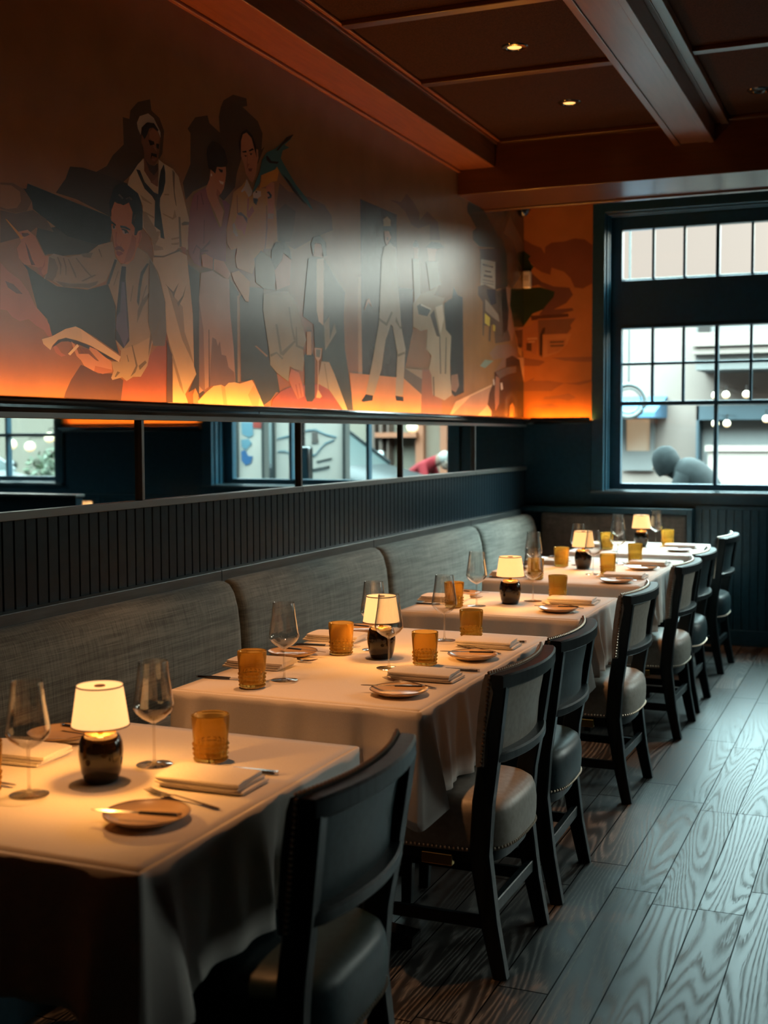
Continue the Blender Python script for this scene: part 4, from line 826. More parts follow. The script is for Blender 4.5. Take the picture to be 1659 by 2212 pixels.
def make_napkin(seed):
    rnd = random.Random(seed); hx, hy = .098, .062; m = MB()
    # a folded cloth: three folds stacked, rounded along the folded edge (-y), open layers at +x
    def leaf(z0, z1, ox, oy, sk):
        n = 10; rings = []
        for i in range(n + 1):
            x = -hx + 2 * hx * i / n; r = []; bulge = .0025 * math.sin(PI * i / n) + .0008 * math.sin(i * 1.7 + seed)
            e = .003 if i in (0, n) else 0
            h = (z1 - z0) / 2 - e * .4; zc = (z0 + z1) / 2
            for a in range(90, 271, 20): r.append((x + ox + sk * (-hy), -hy + .006 + oy + math.cos(R_(a)) * h * 1.1 + e, zc + math.sin(R_(a)) * h))
            r += [(x + ox, 0 + oy, z0 + .0004), (x + ox + sk * hy, hy + oy - e, z0 + .001), (x + ox + sk * hy, hy + oy - e, z1 - .001), (x + ox + sk * hy * .5, hy * .5 + oy, z1 + bulge), (x + ox, oy, z1 + bulge * 1.3), (x + ox, -hy * .5 + oy, z1 + bulge)]
            rings.append(r)
        m.loft(rings)
    leaf(.0005, .0075, .006, .003, .0); leaf(.0075, .0150, -.003, -.001, .03); leaf(.0150, .0240, -.006, .0, -.05)
    return m.build('folded_napkin', M_napkin, smooth=60)
PLATE_Z, FOOT_Z = TZ + .0012, TZ + .0012
P_T, P_W, P_L, P_P = make_tumbler(), make_wine(), make_lamp(), make_plate()
P_K, P_B, P_F = make_knife('dinner_knife', .235), make_knife('butter_knife', .180, True), make_fork()
P_N = [make_napkin(3), make_napkin(8)]
USED = set()
def put(proto, x, y, z, rz, label, cat, group):
    """the prototype itself the first time, afterwards copies of it and of its parts"""
    if proto.name not in USED:
        USED.add(proto.name); o = proto; KIDS[o.name] = kids(o)
        o.location = (x, y, z); o.rotation_euler = (0, 0, rz)
    else:
        o = copy_tree(proto, (x, y, z), rz)
    return tag(o, label, cat, group)
def across(a, b): return ((a[0] + b[0]) / 2, (a[1] + b[1]) / 2, math.atan2(b[1] - a[1], b[0] - a[0]))
# settings: where every piece stands on its table (metres)
SET = [
 (1, 'aisle', '', dict(plate=(1.273, 1.935), butter=((1.348, 1.933), (1.171, 1.900)), fork=((1.382, 2.038), (1.156, 2.094)), napkin=(1.262, 2.190, .02), knife=((1.360, 2.309), (1.116, 2.299)), tumbler=(1.167, 2.349), wine=(1.066, 2.275))),
 (1, 'wall', '', dict(plate=(.720, 2.400), butter=((.700, 2.440), (.86, 2.425)), fork=((.630, 2.300), (.835, 2.356)), napkin=(.745, 2.215, PI + .04), knife=((.664, 2.015), (.890, 2.020)), tumbler=(.856, 1.960), wine=(.956, 1.985))),
 (2, 'aisle', 'away from the window', dict(plate=(1.294, 3.165), butter=((1.350, 3.209), (1.182, 3.156)), fork=((1.383, 3.264), (1.159, 3.347)), napkin=(1.283, 3.406, .0), knife=((1.399, 3.562), (1.168, 3.540)), tumbler=(1.206, 3.604), wine=(1.120, 3.512))),
 (2, 'aisle', 'towards the window', dict(plate=(1.311, 3.768), butter=((1.372, 3.800), (1.205, 3.755)), fork=((1.391, 3.863), (1.177, 3.970)), napkin=(1.285, 4.010, .02), knife=((1.387, 4.124), (1.155, 4.105)), tumbler=(1.188, 4.118), wine=(1.105, 4.065))),
 (2, 'wall', 'away from the window', dict(plate=(.737, 3.600), butter=((.690, 3.625), (.85, 3.60)), fork=((.668, 3.500), (.86, 3.52)), napkin=(.727, 3.395, PI), knife=((.642, 3.165), (.865, 3.180)), tumbler=(.861, 3.097), wine=(.901, 3.222))),
 (2, 'wall', 'towards the window', dict(plate=(.749, 4.140), butter=((.700, 4.160), (.87, 4.135)), fork=((.668, 4.040), (.86, 4.06)), napkin=(.739, 3.940, PI), knife=((.661, 3.788), (.88, 3.82)), tumbler=(.879, 3.678), wine=(.945, 3.800))),
 (3, 'aisle', '', dict(plate=(1.299, 4.914), butter=((1.370, 4.945), (1.205, 4.905)), fork=((1.392, 5.010), (1.178, 5.080)), napkin=(1.296, 5.180, .0), knife=((1.392, 5.268), (1.160, 5.265)), tumbler=(1.203, 5.275), wine=(1.117, 5.176))),
 (3, 'wall', '', dict(plate=(.770, 5.245), butter=((.720, 5.270), (.89, 5.24)), fork=((.690, 5.150), (.88, 5.17)), napkin=(.745, 5.060, PI), knife=((.676, 4.912), (.90, 4.92)), tumbler=(.857, 4.873), wine=(.935, 4.941))),
 (4, 'aisle', 'away from the window', dict(plate=(1.315, 5.985), butter=((1.385, 6.01), (1.22, 5.975)), fork=((1.405, 6.08), (1.19, 6.14)), napkin=(1.318, 6.190, .0), knife=((1.408, 6.33), (1.175, 6.32)), tumbler=(1.199, 6.317), wine=(1.128, 6.288))),
 (4, 'aisle', 'towards the window', dict(plate=(1.322, 6.610), butter=((1.39, 6.64), (1.225, 6.60)), fork=((1.41, 6.71), (1.19, 6.77)), napkin=(1.318, 6.845, .02), knife=((1.41, 6.99), (1.18, 6.98)), tumbler=(1.213, 6.970), wine=(1.129, 6.897))),
 (4, 'wall', 'away from the window', dict(plate=(.750, 6.260), butter=((.70, 6.28), (.87, 6.25)), fork=((.675, 6.17), (.87, 6.18)), napkin=(.745, 6.085, PI), knife=((.675, 5.945), (.90, 5.955)), tumbler=(.909, 5.964), wine=(.870, 6.060))),
 (4, 'wall', 'towards the window', dict(plate=(.755, 6.905), butter=((.70, 6.93), (.87, 6.90)), fork=((.675, 6.81), (.87, 6.83)), napkin=(.740, 6.730, PI), knife=((.672, 6.60), (.90, 6.61)), tumbler=(.878, 6.604), wine=(.950, 6.700))),
 (5, 'aisle', '', dict(plate=(1.337, 7.720), butter=((1.405, 7.75), (1.24, 7.71)), fork=((1.415, 7.81), (1.20, 7.87)), napkin=(1.318, 7.965, .0), knife=((1.415, 8.07), (1.18, 8.06)), tumbler=(1.211, 8.065), wine=(1.140, 8.038))),
 (5, 'wall', '', dict(plate=(.770, 8.05), butter=((.72, 8.07), (.89, 8.04)), fork=((.70, 7.95), (.89, 7.97)), napkin=(.765, 7.86, PI), knife=((.70, 7.70), (.92, 7.71)), tumbler=(.893, 7.695), wine=(.986, 7.580))),
]
q = 0
for k, sd, end, p in SET:
    where = '%s side, %s' % (sd, tn(k)) if not end else '%s side, end %s, %s table' % (sd, end, ORD[k])
    x, y = p['plate']; put(P_P, x, y, PLATE_Z, 0, 'cream bread plate with dark rim, ' + where, 'plate', 'bread plates')
    x, y, a = across(*p['butter']); put(P_B, x, y, PLATE_Z + .0155, a, 'butter knife lying across the bread plate, ' + where, 'knife', 'butter knives')
    x, y, a = across(*p['fork']); put(P_F, x, y, FOOT_Z, a, 'steel fork between bread plate and napkin, ' + where, 'fork', 'forks')
    x, y, a = p['napkin']; q += 1; put(P_N[q % 2], x, y, FOOT_Z, a, 'folded white linen napkin, ' + where, 'napkin', 'folded napkins')
    x, y, a = across(*p['knife']); put(P_K, x, y, FOOT_Z, a, 'dark-handled dinner knife beside the napkin, ' + where, 'knife', 'dinner knives')
    x, y = p['tumbler']; put(P_T, x, y, FOOT_Z, k * .3, 'amber studded glass tumbler, ' + where, 'glass', 'amber tumblers')
    x, y = p['wine']; put(P_W, x, y, FOOT_Z, 0, 'clear stemmed wine glass, ' + where, 'wine glass', 'wine glasses')
for k, (x, y) in {1: (1.033, 2.124), 2: (1.03, 3.665), 3: (1.05, 5.055), 4: (1.017, 6.532), 5: (1.058, 7.964)}.items():
    put(P_L, x, y, FOOT_Z, 0, 'small lit table lamp with black ceramic base, middle of the ' + tn(k), 'lamp', 'table lamps')
    light('POINT', 'lamp_bulb', (x, y, TZ + .138), 6.0 if k == 1 else 4.4, (1, .41, .078), shadow_soft_size=.016)

# ================================================================== CHAIRS
def arc(y, b, w=.255): return b * (1 - (y / w) ** 2)
def make_chair(kind):
    lt = M_leather_d if kind == 'teal' else M_leather_t
    t = empty('dining_chair')
    for s in (-1, 1):                                              # rear legs rise into the back posts
        pts = [(.232, .205 * s, 0), (.200, .203 * s, .15), (.172, .203 * s, .34), (.182, .207 * s, .49), (.200, .217 * s, .60), (.232, .232 * s, .822)]
        MB().bar(pts, [.034, .036, .040, .040, .040, .040], [.040, .048, .058, .058, .056, .050], upv=(1, 0, 0)).build('rear_leg', M_chairwood, t, smooth=30)
        MB().bar([(-.215, .21 * s, 0), (-.205, .205 * s, .34)], [.032, .042], [.032, .042], upv=(1, 0, 0)).build('front_leg', M_chairwood, t, smooth=30)
        MB().bar([(-.208, .206 * s, .150), (.205, .202 * s, .150)], .020, .034).build('side_stretcher', M_chairwood, t, smooth=30)
    MB().bar([(.198, -.20, .185), (.198, .20, .185)], .022, .036).build('rear_stretcher', M_chairwood, t, smooth=30)
    MB().bar([(-.206, -.205, .235), (-.206, .205, .235)], .022, .036).build('front_stretcher', M_chairwood, t, smooth=30)
    ys = [-.255 + .51 * i / 20 for i in range(21)]
    def rail(x0, z0, z1, d0, d1, bulge, w=.255, rnd=.006):
        r = []
        for i, yy in enumerate(ys):
            y = yy * w / .255; c = x0 + arc(y, bulge, w)
            e = rnd * (1 if i in (0, 20) else 0)
            r.append([(c + d0 + e, y, z0 + e), (c + d1 - .004 - e, y, z0 + e), (c + d1 - e, y, z0 + .004), (c + d1 - e, y, z1 - .005), (c + d1 - .005 - e, y, z1 - e * .5), (c + d0 + .003 + e, y, z1 - e * .5), (c + d0 + e, y, z1 - .003)])
        return MB().loft(r)
    rail(.228, .812, .852, -.014, .026, .040, rnd=.003).build('top_rail', M_chairwood, t, smooth=22)
    rail(.198, .602, .630, -.024, .036, .036, .222, rnd=.003).build('mid_rail', M_chairwood, t, smooth=22)
    # upholstered pad on the front of the back, seen from behind between the rails
    r = []
    for i, yy in enumerate(ys):
        e = 1 if i in (0, 20) else (.35 if i in (1, 19) else 0)
        a = arc(yy, .040); r.append([(.196 + a, yy, .598), (.174 + a - .012 * (1 - e), yy, .596), (.160 + a + .014 * e, yy, .66), (.166 + a + .014 * e, yy, .74), (.184 + a + .008 * e, yy, .825), (.200 + a, yy, .850), (.214 + a, yy, .852), (.222 + a, yy, .80), (.204 + a, yy, .70)])
    MB().loft(r).build('back_pad', lt, t, smooth=50)
    m = MB()                                                        # nailheads round the edge of the back pad
    for i in range(44):
        y = -.25 + .50 * i / 43; m.ball((.208 + arc(y, .040), y, .8545), .0056, 6, 4)
    for s in (-1, 1):
        for i in range(22):
            z = .605 + .24 * i / 21; m.ball((.188 + (z - .6) * .10, .256 * s, z), .0054, 6, 4)
    m.build('back_nail_trim', M_nail, t)
    # seat: bowed at the rear, rounded over the top
    out = []
    for i in range(60):
        a = 2 * PI * i / 60; ca, sa = math.cos(a), math.sin(a)
        px_ = math.copysign(abs(ca) ** .45, ca); py_ = math.copysign(abs(sa) ** .45, sa)
        x = px_ * (.226 if px_ > 0 else .255); y = py_ * (.232 - .022 * (px_ + 1) / 2)
        if px_ > 0: x += .014 * (1 - py_ ** 2)
        out.append((x, y))
    rings = [[(x * q, y * q, z) for x, y in out] for q, z in ((.96, .340), (.995, .343), (1.004, .352), (1.016, .385), (1.018, .420), (1.004, .450), (.972, .470), (.90, .482), (.70, .491), (.35, .497), (.05, .498))]
    MB().loft(rings).build('seat', lt, t, smooth=60)
    MB().loft([[(x * .90, y * .90, z) for x, y in out] for z in (.305, .342)]).build('seat_frame', M_chairwood, t, smooth=40)
    m = MB(); per = [Vector((x * 1.006, y * 1.006, .352)) for x, y in out]; d = 0; step = .0125
    for a, b_ in zip(per, per[1:] + per[:1]):
        ln = (b_ - a).length; u = -d
        while u + step <= ln + 1e-6:
            u += step; m.ball(a.lerp(b_, min(1, u / ln)), .0052, 6, 4)
        d = ln - u
    m.build('seat_nail_trim', M_nail, t)
    MB().box(.005, .095, -.226, -.205, .302, .334).build('brass_plate', M_brass, t, smooth=0, bevel=.002)
    return t
CH = {'teal': make_chair('teal'), 'taupe': make_chair('taupe')}
for k, y, kind, rz, lb in (
    (1, 2.150, 'teal', .02, 'dark wooden chair with dark teal leather and nailheads at the fifth table from the window'),
    (2, 3.345, 'taupe', -.01, 'dark wooden chair with taupe leather at the fourth table from the window'),
    (3, 3.920, 'teal', .02, 'dark wooden chair with dark teal leather at the fourth table from the window'),
    (4, 5.070, 'taupe', -.02, 'dark wooden chair with taupe leather, alone at the third table from the window'),
    (5, 6.210, 'taupe', -.02, 'dark wooden chair with taupe leather at the second table from the window'),
    (6, 6.820, 'teal', .0, 'dark wooden chair with dark teal leather at the second table from the window'),
    (7, 7.960, 'teal', -.03, 'dark wooden chair with dark teal leather at the first table, before the wainscot')):
    put(CH[kind], {1: 1.392, 5: 1.392, 6: 1.388}.get(k, 1.376), y, 0, rz, lb, 'chair', 'dining chairs along the aisle')
# ================================================================== ACROSS THE ROOM (seen in the mirrors)
def mir(px, py, y):
    p = back_wall(px, py, y); return Vector((-p.x, y, p.z))
p = mir(180, 1075, 8.15)
t = empty('dining_table', (p.x, p.y, 0)); tag(t, 'dark bare table across the room, seen only in the mirror', 'table')
MB().box(-.33, .33, -.36, .36, .72, TZ).build('tabletop', M_chairwood, t, smooth=0, bevel=.006)
MB().lathe([(.036, .02), (.036, .72)], 20, cap=True).build('pedestal', M_black, t)
MB().bar([(-.27, 0, .018), (0, 0, .045), (.27, 0, .018)], .07, .034).build('foot', M_black, t)
put(P_L, p.x, p.y, TZ + .0005, 0, 'small lit table lamp across the room, reflected in the mirror', 'lamp', None)
light('POINT', 'lamp_bulb', (p.x, p.y, TZ + .152), 2.5, (1, .46, .12), shadow_soft_size=.016)
a, b = mir(165, 1068, 7.3), mir(-60, 1066, 7.3)
t = empty('booth_partition', ((a.x + 6.4) / 2, 7.3, 0)); tag(t, 'dark low booth partition across the room, reflected in the mirror', 'partition')
hw = (6.4 - a.x) / 2
MB().box(-hw, hw, -.04, .04, 0, a.z - .02).build('panel', M_navy, t, smooth=0)
MB().box(-hw - .01, hw + .01, -.055, .055, a.z - .02, a.z).build('cap_rail', M_grey, t, smooth=0, bevel=.004)

DAY = .20                                              # scales all street colours down to offset the very bright overcast sky
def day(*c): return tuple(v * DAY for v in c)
# ================================================================== STREET
GZ = -.03
struct(MB().box(-40, 60, 9.13, 70, GZ - .2, GZ).build('ground', noise_col(mat('paving', day(.22, .21, .20), .8), day(.18, .175, .17), day(.25, .24, .23), 3)))
def pp(a, b, y): p, q = back_wall(*a, y), back_wall(*b, y); return (p.x, q.x, min(p.z, q.z), max(p.z, q.z))
def mm(a, b, y): p, q = mir(*a, y), mir(*b, y); return (min(p.x, q.x), max(p.x, q.x), min(p.z, q.z), max(p.z, q.z))
FY = 16.0
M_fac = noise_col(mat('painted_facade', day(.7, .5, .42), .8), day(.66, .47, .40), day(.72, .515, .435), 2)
M_fac2 = mat('facade_blue_grey', day(.50, .46, .44), .8)
M_trimw = mat('facade_trim', day(.8, .58, .49), .7)
bl = empty('street_building', (0, FY, 0)); tag(bl, 'pale painted building across the street, seen through the window', 'building')
def bpart(m, name, mt, par=bl, **k):
    k.setdefault('smooth', 0); o = m.build(name, mt, par, **k); o.location = (-par.location[0], -par.location[1], -par.location[2]); return o
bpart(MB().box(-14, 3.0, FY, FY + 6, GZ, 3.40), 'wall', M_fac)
x0, x1, z0, z1 = pp((1500, 960), (1700, 690), FY - .8); bpart(MB().box(x0, 2.95, FY - .8, FY, z0 + .9, min(z1, 3.5)), 'bay', M_fac2)
x0, x1, z0, z1 = pp((1494, 765), (1700, 742), FY - .95); bpart(MB().box(x0, 2.95, FY - .95, FY, z1, z1 + .16).box(x0, 2.95, FY - .9, FY, z0, z1 - .02), 'cornice', M_trimw)
x0, x1, z0, z1 = pp((1508, 745), (1535, 700), FY - .82); bpart(MB().box(x0, x1, FY - .83, FY - .79, z0, z1), 'window', mat('shop_dark', day(.09, .07, .065), .3))
x0, x1, z0, z1 = pp((1340, 902), (1414, 878), FY - .9); bpart(MB().prism([(FY - .9, z0), (FY - .9, z0 + .06), (FY, z1 + .15), (FY, z0)], 0, x0 - .6, x1), 'awning', mat('awning_blue', day(.12, .36, .62), .8))
x0, x1, z0, z1 = pp((1353, 1006), (1405, 905), FY - .05)
bpart(MB().box(x0, x1, FY - .05, FY, z0, z1), 'shop_window', emit_mat('lit_shop', (1, .62, .32), .30, (.14, .12, .10)))
bpart(MB().box(x0 - .06, x1 + .06, FY - .09, FY - .04, z0 - .06, z0).box(x0 - .06, x0, FY - .09, FY - .04, z0, z1).box(x1, x1 + .06, FY - .09, FY - .04, z0, z1).box(x0, x1, FY - .09, FY - .04, z0, z0 + (z1 - z0) * .32), 'shop_window_frame', M_fac2)
x0, x1, z0, z1 = pp((1502, 1050), (1510, 876), FY - .3); bpart(MB().box(x0, x1, FY - .3, FY, GZ, z1).box(x0, 2.95, FY - .3, FY, z1 - .18, z1), 'shopfront_frame', mat('shopfront_blue', day(.06, .12, .16), .6))
x0, x1, z0, z1 = pp((1518, 965), (1700, 905), FY - .03); bpart(MB().box(x0, min(x1 + .8, 2.95), FY - .03, FY, GZ, z1 + .15), 'shopfront_glass', M_fac2)
x0, x1, z0, z1 = pp((1528, 1046), (1720, 962), 14.6)
t = tag(MB().box(x0, x1 + 1, 14.6, 15.0, GZ, z1).box(x0 - .03, x1 + 1.03, 14.57, 15.03, z1 - .07, z1).build('parapet_wall', M_trimw, smooth=0), 'low pale wall on the pavement across the street', 'wall')
gp = 'bulbs strung across the street front'
def bulb(p, r, lb, g):
    t = empty('string_bulb', p); tag(t, lb, 'bulb', g)
    MB().ball((0, 0, 0), r, 12, 8).build('globe', M_string, t); MB().tube([(0, 0, r * .9), (0, 0, r + .06), (0, FY - p[1] - .02, r + .06)], .008, 6).build('bracket', M_black, t)
for a, b in ((1545, 854), (1568, 853), (1612, 852), (1545, 915), (1570, 915), (1655, 905)):
    bulb(tuple(back_wall(a, b, FY - 1.15)), .042, 'small bright round bulb hung before the pale building', gp)
# second building: orange-brown shopfront reached by the mirror's line of sight
b2 = empty('street_building', (8, FY, 0)); tag(b2, 'orange timber shopfront building across the street, reflected in the mirrors', 'building')
M_or = mat('orange_timber', day(.62, .17, .05), .6); M_br = mat('brown_timber', day(.22, .11, .07), .6)
bpart(MB().box(3.03, 30, FY, FY + 6, GZ, 3.6), 'wall', mat('brown_grey_wall', day(.42, .34, .25), .8), b2)
for a, b in ((894, 911), (947, 962), (800, 806), (815, 822), (832, 836)):
    x0, x1, z0, z1 = mm((a, 920), (b, 1000), FY - .2); bpart(MB().box(x0, x1, FY - .2, FY, GZ, 3.0), 'column', M_or if b > 850 else M_br, b2)
x0, x1, z0, z1 = mm((911, 905), (947, 985), FY - .1); bpart(MB().box(x0, x1, FY - .1, FY, z0 - .6, 2.9), 'shop_window', emit_mat('shop_window_glow', (1, .5, .25), .12, (.06, .045, .03)), b2)
x0, x1, z0, z1 = mm((806, 945), (895, 934), FY - .3); bpart(MB().box(x0, x1, FY - .3, FY, z0, z1), 'sign_band', M_or, b2)
for a, b in ((887, 923), (22, 960), (62, 965), (104, 945), (135, 952)):
    bulb(tuple(mir(a, b, FY - 1.0)), .075, 'warm glowing bulb before the timber shopfront', 'bulbs before the timber shopfront')

def person(name, base, S_, jacket, trousers, lb):
    """one continuous skinned body from joints, materials by body region, clothing and hood as children"""
    t = empty(name, base); tag(t, lb, 'person')
    J = [('pelvis', (.36, 0, .90), .15), ('waist', (.28, 0, 1.02), .14), ('chest', (.16, 0, 1.14), .165), ('neck', (.03, 0, 1.185), .065), ('head', (-.06, 0, 1.20), .085), ('crown', (-.13, 0, 1.245), .09),
         ('sl', (.12, -.18, 1.12), .068), ('el', (.04, -.24, .86), .050), ('wl', (-.14, -.20, .74), .034), ('hl', (-.22, -.18, .72), .03),
         ('sr', (.12, .18, 1.12), .068), ('er', (.04, .24, .86), .050), ('wr', (-.14, .20, .74), .034), ('hr', (-.22, .18, .72), .03),
         ('tl', (.36, -.10, .84), .10), ('kl', (.25, -.11, .48), .068), ('al', (.36, -.11, .08), .045), ('fl', (.21, -.12, .035), .04),
         ('tr', (.36, .10, .84), .10), ('kr', (.25, .11, .48), .068), ('ar', (.36, .11, .08), .045), ('fr', (.21, .12, .035), .04)]
    ix = {j[0]: i for i, j in enumerate(J)}
    E_ = [('pelvis', 'waist'), ('waist', 'chest'), ('chest', 'neck'), ('neck', 'head'), ('head', 'crown'), ('chest', 'sl'), ('sl', 'el'), ('el', 'wl'), ('wl', 'hl'), ('chest', 'sr'), ('sr', 'er'), ('er', 'wr'), ('wr', 'hr'),
          ('pelvis', 'tl'), ('tl', 'kl'), ('kl', 'al'), ('al', 'fl'), ('pelvis', 'tr'), ('tr', 'kr'), ('kr', 'ar'), ('ar', 'fr')]
    me = bpy.data.meshes.new('body'); me.from_pydata([tuple(c * S_ for c in j[1]) for j in J], [(ix[a], ix[b]) for a, b in E_], [])
    o = bpy.data.objects.new('body', me); COL.objects.link(o); o.parent = t
    o.modifiers.new('skin', 'SKIN'); o.modifiers.new('smooth', 'SUBSURF').levels = 2; o.modifiers['smooth'].render_levels = 2
    for i, j in enumerate(J): me.skin_vertices[0].data[i].radius = (j[2] * S_, j[2] * S_)
    me.skin_vertices[0].data[0].use_root = True
    m = bpy.data.materials.new(name + '_clothes'); m.use_nodes = True
    tc = N(m, 'ShaderNodeTexCoord'); sx = N(m, 'ShaderNodeSeparateXYZ'); L(m, tc.outputs['Object'], sx.inputs[0])
    up_ = math_n(m, 'GREATER_THAN', sx.outputs[2], .80 * S_); hd = math_n(m, 'LESS_THAN', sx.outputs[0], -.02 * S_); sh = math_n(m, 'LESS_THAN', sx.outputs[2], .09 * S_)
    def mix(a, b, f):
        n = N(m, 'ShaderNodeMix', data_type='RGBA')
        for s, v in (('A', a), ('B', b)):
            if isinstance(v, tuple): n.inputs[s].default_value = (*v, 1)
            else: L(m, v, n.inputs[s])
        L(m, f, n.inputs['Factor']); return n.outputs['Result']
    arms = math_n(m, 'MULTIPLY', math_n(m, 'GREATER_THAN', math_n(m, 'ABSOLUTE', sx.outputs[1]), .14 * S_), math_n(m, 'GREATER_THAN', sx.outputs[2], .68 * S_))
    c = mix(trousers, jacket, math_n(m, 'MAXIMUM', up_, arms)); hands = math_n(m, 'MULTIPLY', math_n(m, 'LESS_THAN', sx.outputs[0], -.135 * S_), math_n(m, 'GREATER_THAN', sx.outputs[2], .5 * S_))
    c = mix(c, day(.42, .27, .20), math_n(m, 'MAXIMUM', hands, math_n(m, 'MULTIPLY', hd, math_n(m, 'GREATER_THAN', sx.outputs[2], 1.05 * S_)))); c = mix(c, (.04, .04, .045), sh)
    L(m, c, B(m).inputs['Base Color']); B(m).inputs['Roughness'].default_value = .8; B(m).inputs['Specular IOR Level'].default_value = .12
    me.materials.append(m)
    return t
def fingers(t, S_):
    sk = mat('hand_skin', day(.42, .27, .20), .6); m = MB()
    for s in (-1, 1):
        for k in range(4):
            y = s * .18 + (k - 1.5) * .019; l = (.055, .068, .072, .060)[k]
            m.tube([(-.225 * S_, y * S_, .715 * S_), ((-.235 - l * .5) * S_, y * S_, .70 * S_), ((-.230 - l * .7) * S_, y * S_, (.70 - l * .5) * S_)], [.009 * S_, .0085 * S_, .006 * S_], 8)
        m.tube([(-.19 * S_, (s * .18 - s * .03) * S_, .715 * S_), (-.225 * S_, (s * .18 - s * .06) * S_, .70 * S_), (-.26 * S_, (s * .18 - s * .06) * S_, .685 * S_)], [.011 * S_, .010 * S_, .007 * S_], 8)
    m.build('fingers', sk, t)
def face(t, S_):
    # brow, nose and ears of the bent head
    sk = mat('face_skin', day(.42, .27, .20), .6)
    return MB().ball((-.135 * S_, 0, 1.165 * S_), .085 * S_, 16, 10, (.9, .82, 1.1)).ball((-.215 * S_, 0, 1.145 * S_), .018 * S_, 8, 6, (1, .7, 1.2)).ball((-.165 * S_, .076 * S_, 1.17 * S_), .02 * S_, 8, 6, (.8, .4, 1.2)).ball((-.165 * S_, -.076 * S_, 1.17 * S_), .02 * S_, 8, 6, (.8, .4, 1.2)).build('face', sk, t)
p = back_wall(1437, 985, 11.5)
S1 = 1.0
t = person('person', (p.x + .055, 11.5, GZ), S1, day(.022, .027, .028), day(.01, .01, .011), 'person in grey hooded jacket bending over, out on the street')
t.location.z = GZ + .0; fingers(t, S1); face(t, S1).location = (.055, 0, .06)
mh = noise_col(mat('grey_hood', day(.022, .027, .028), .85, spec=.12), day(.015, .019, .020), day(.030, .036, .037), 14, bump=.4)
MB().lathe([(.02, .135), (.075, .115), (.108, .06), (.118, 0), (.112, -.06), (.096, -.10), (.086, -.10), (.10, -.055), (.106, 0), (.095, .055), (.06, .10), (.001, .118)], 28).build('hood', mh, t, loc=(-.045 * S1, 0, 1.262 * S1), rot=(0, R_(-20), 0), smooth=60).scale = (1.1, 1.1, 1.12)
r = []
for q in range(13):                                                 # jacket: rings along the bent back
    f = q / 12; c = Vector((.03 + .36 * f, 0, 1.165 + .03 * f - .34 * f * f)); w = (.085, .15, .20, .225, .235, .235, .23, .222, .215, .21, .205, .20, .19)[q]; h = (.075, .115, .145, .165, .175, .18, .18, .178, .175, .17, .165, .16, .15)[q]
    d = Vector((.36, 0, .03 - .68 * f)).normalized(); n_ = Vector((-d.z, 0, d.x))
    r.append([tuple((c + n_ * (h * math.sin(2 * PI * j / 24)) + Vector((0, w * math.cos(2 * PI * j / 24), 0))) * S1) for j in range(24)])
MB().loft(r).build('jacket', mh, t, smooth=60)
for sd in (-1, 1):
    MB().tube([(v[0] * S1, sd * v[1] * S1, v[2] * S1) for v in ((.14, .17, 1.12), (.09, .245, .99), (.04, .25, .86), (-.05, .23, .80), (-.13, .205, .745))], [.085 * S1, .075 * S1, .068 * S1, .06 * S1, .05 * S1], 14).build('sleeve', mh, t, smooth=60)
p = mir(930, 975, 14.7)
t = person('person', (p.x - .05, 14.7, GZ), 1.0, day(.42, .02, .03), day(.05, .05, .06), 'person in red jacket bending beyond the dark car, reflected in the mirror'); fingers(t, 1.0); face(t, 1.0)
MB().ball((-.12, 0, 1.225), .092, 16, 10).build('hair', mat('grey_hair', day(.45, .42, .38), .8), t)

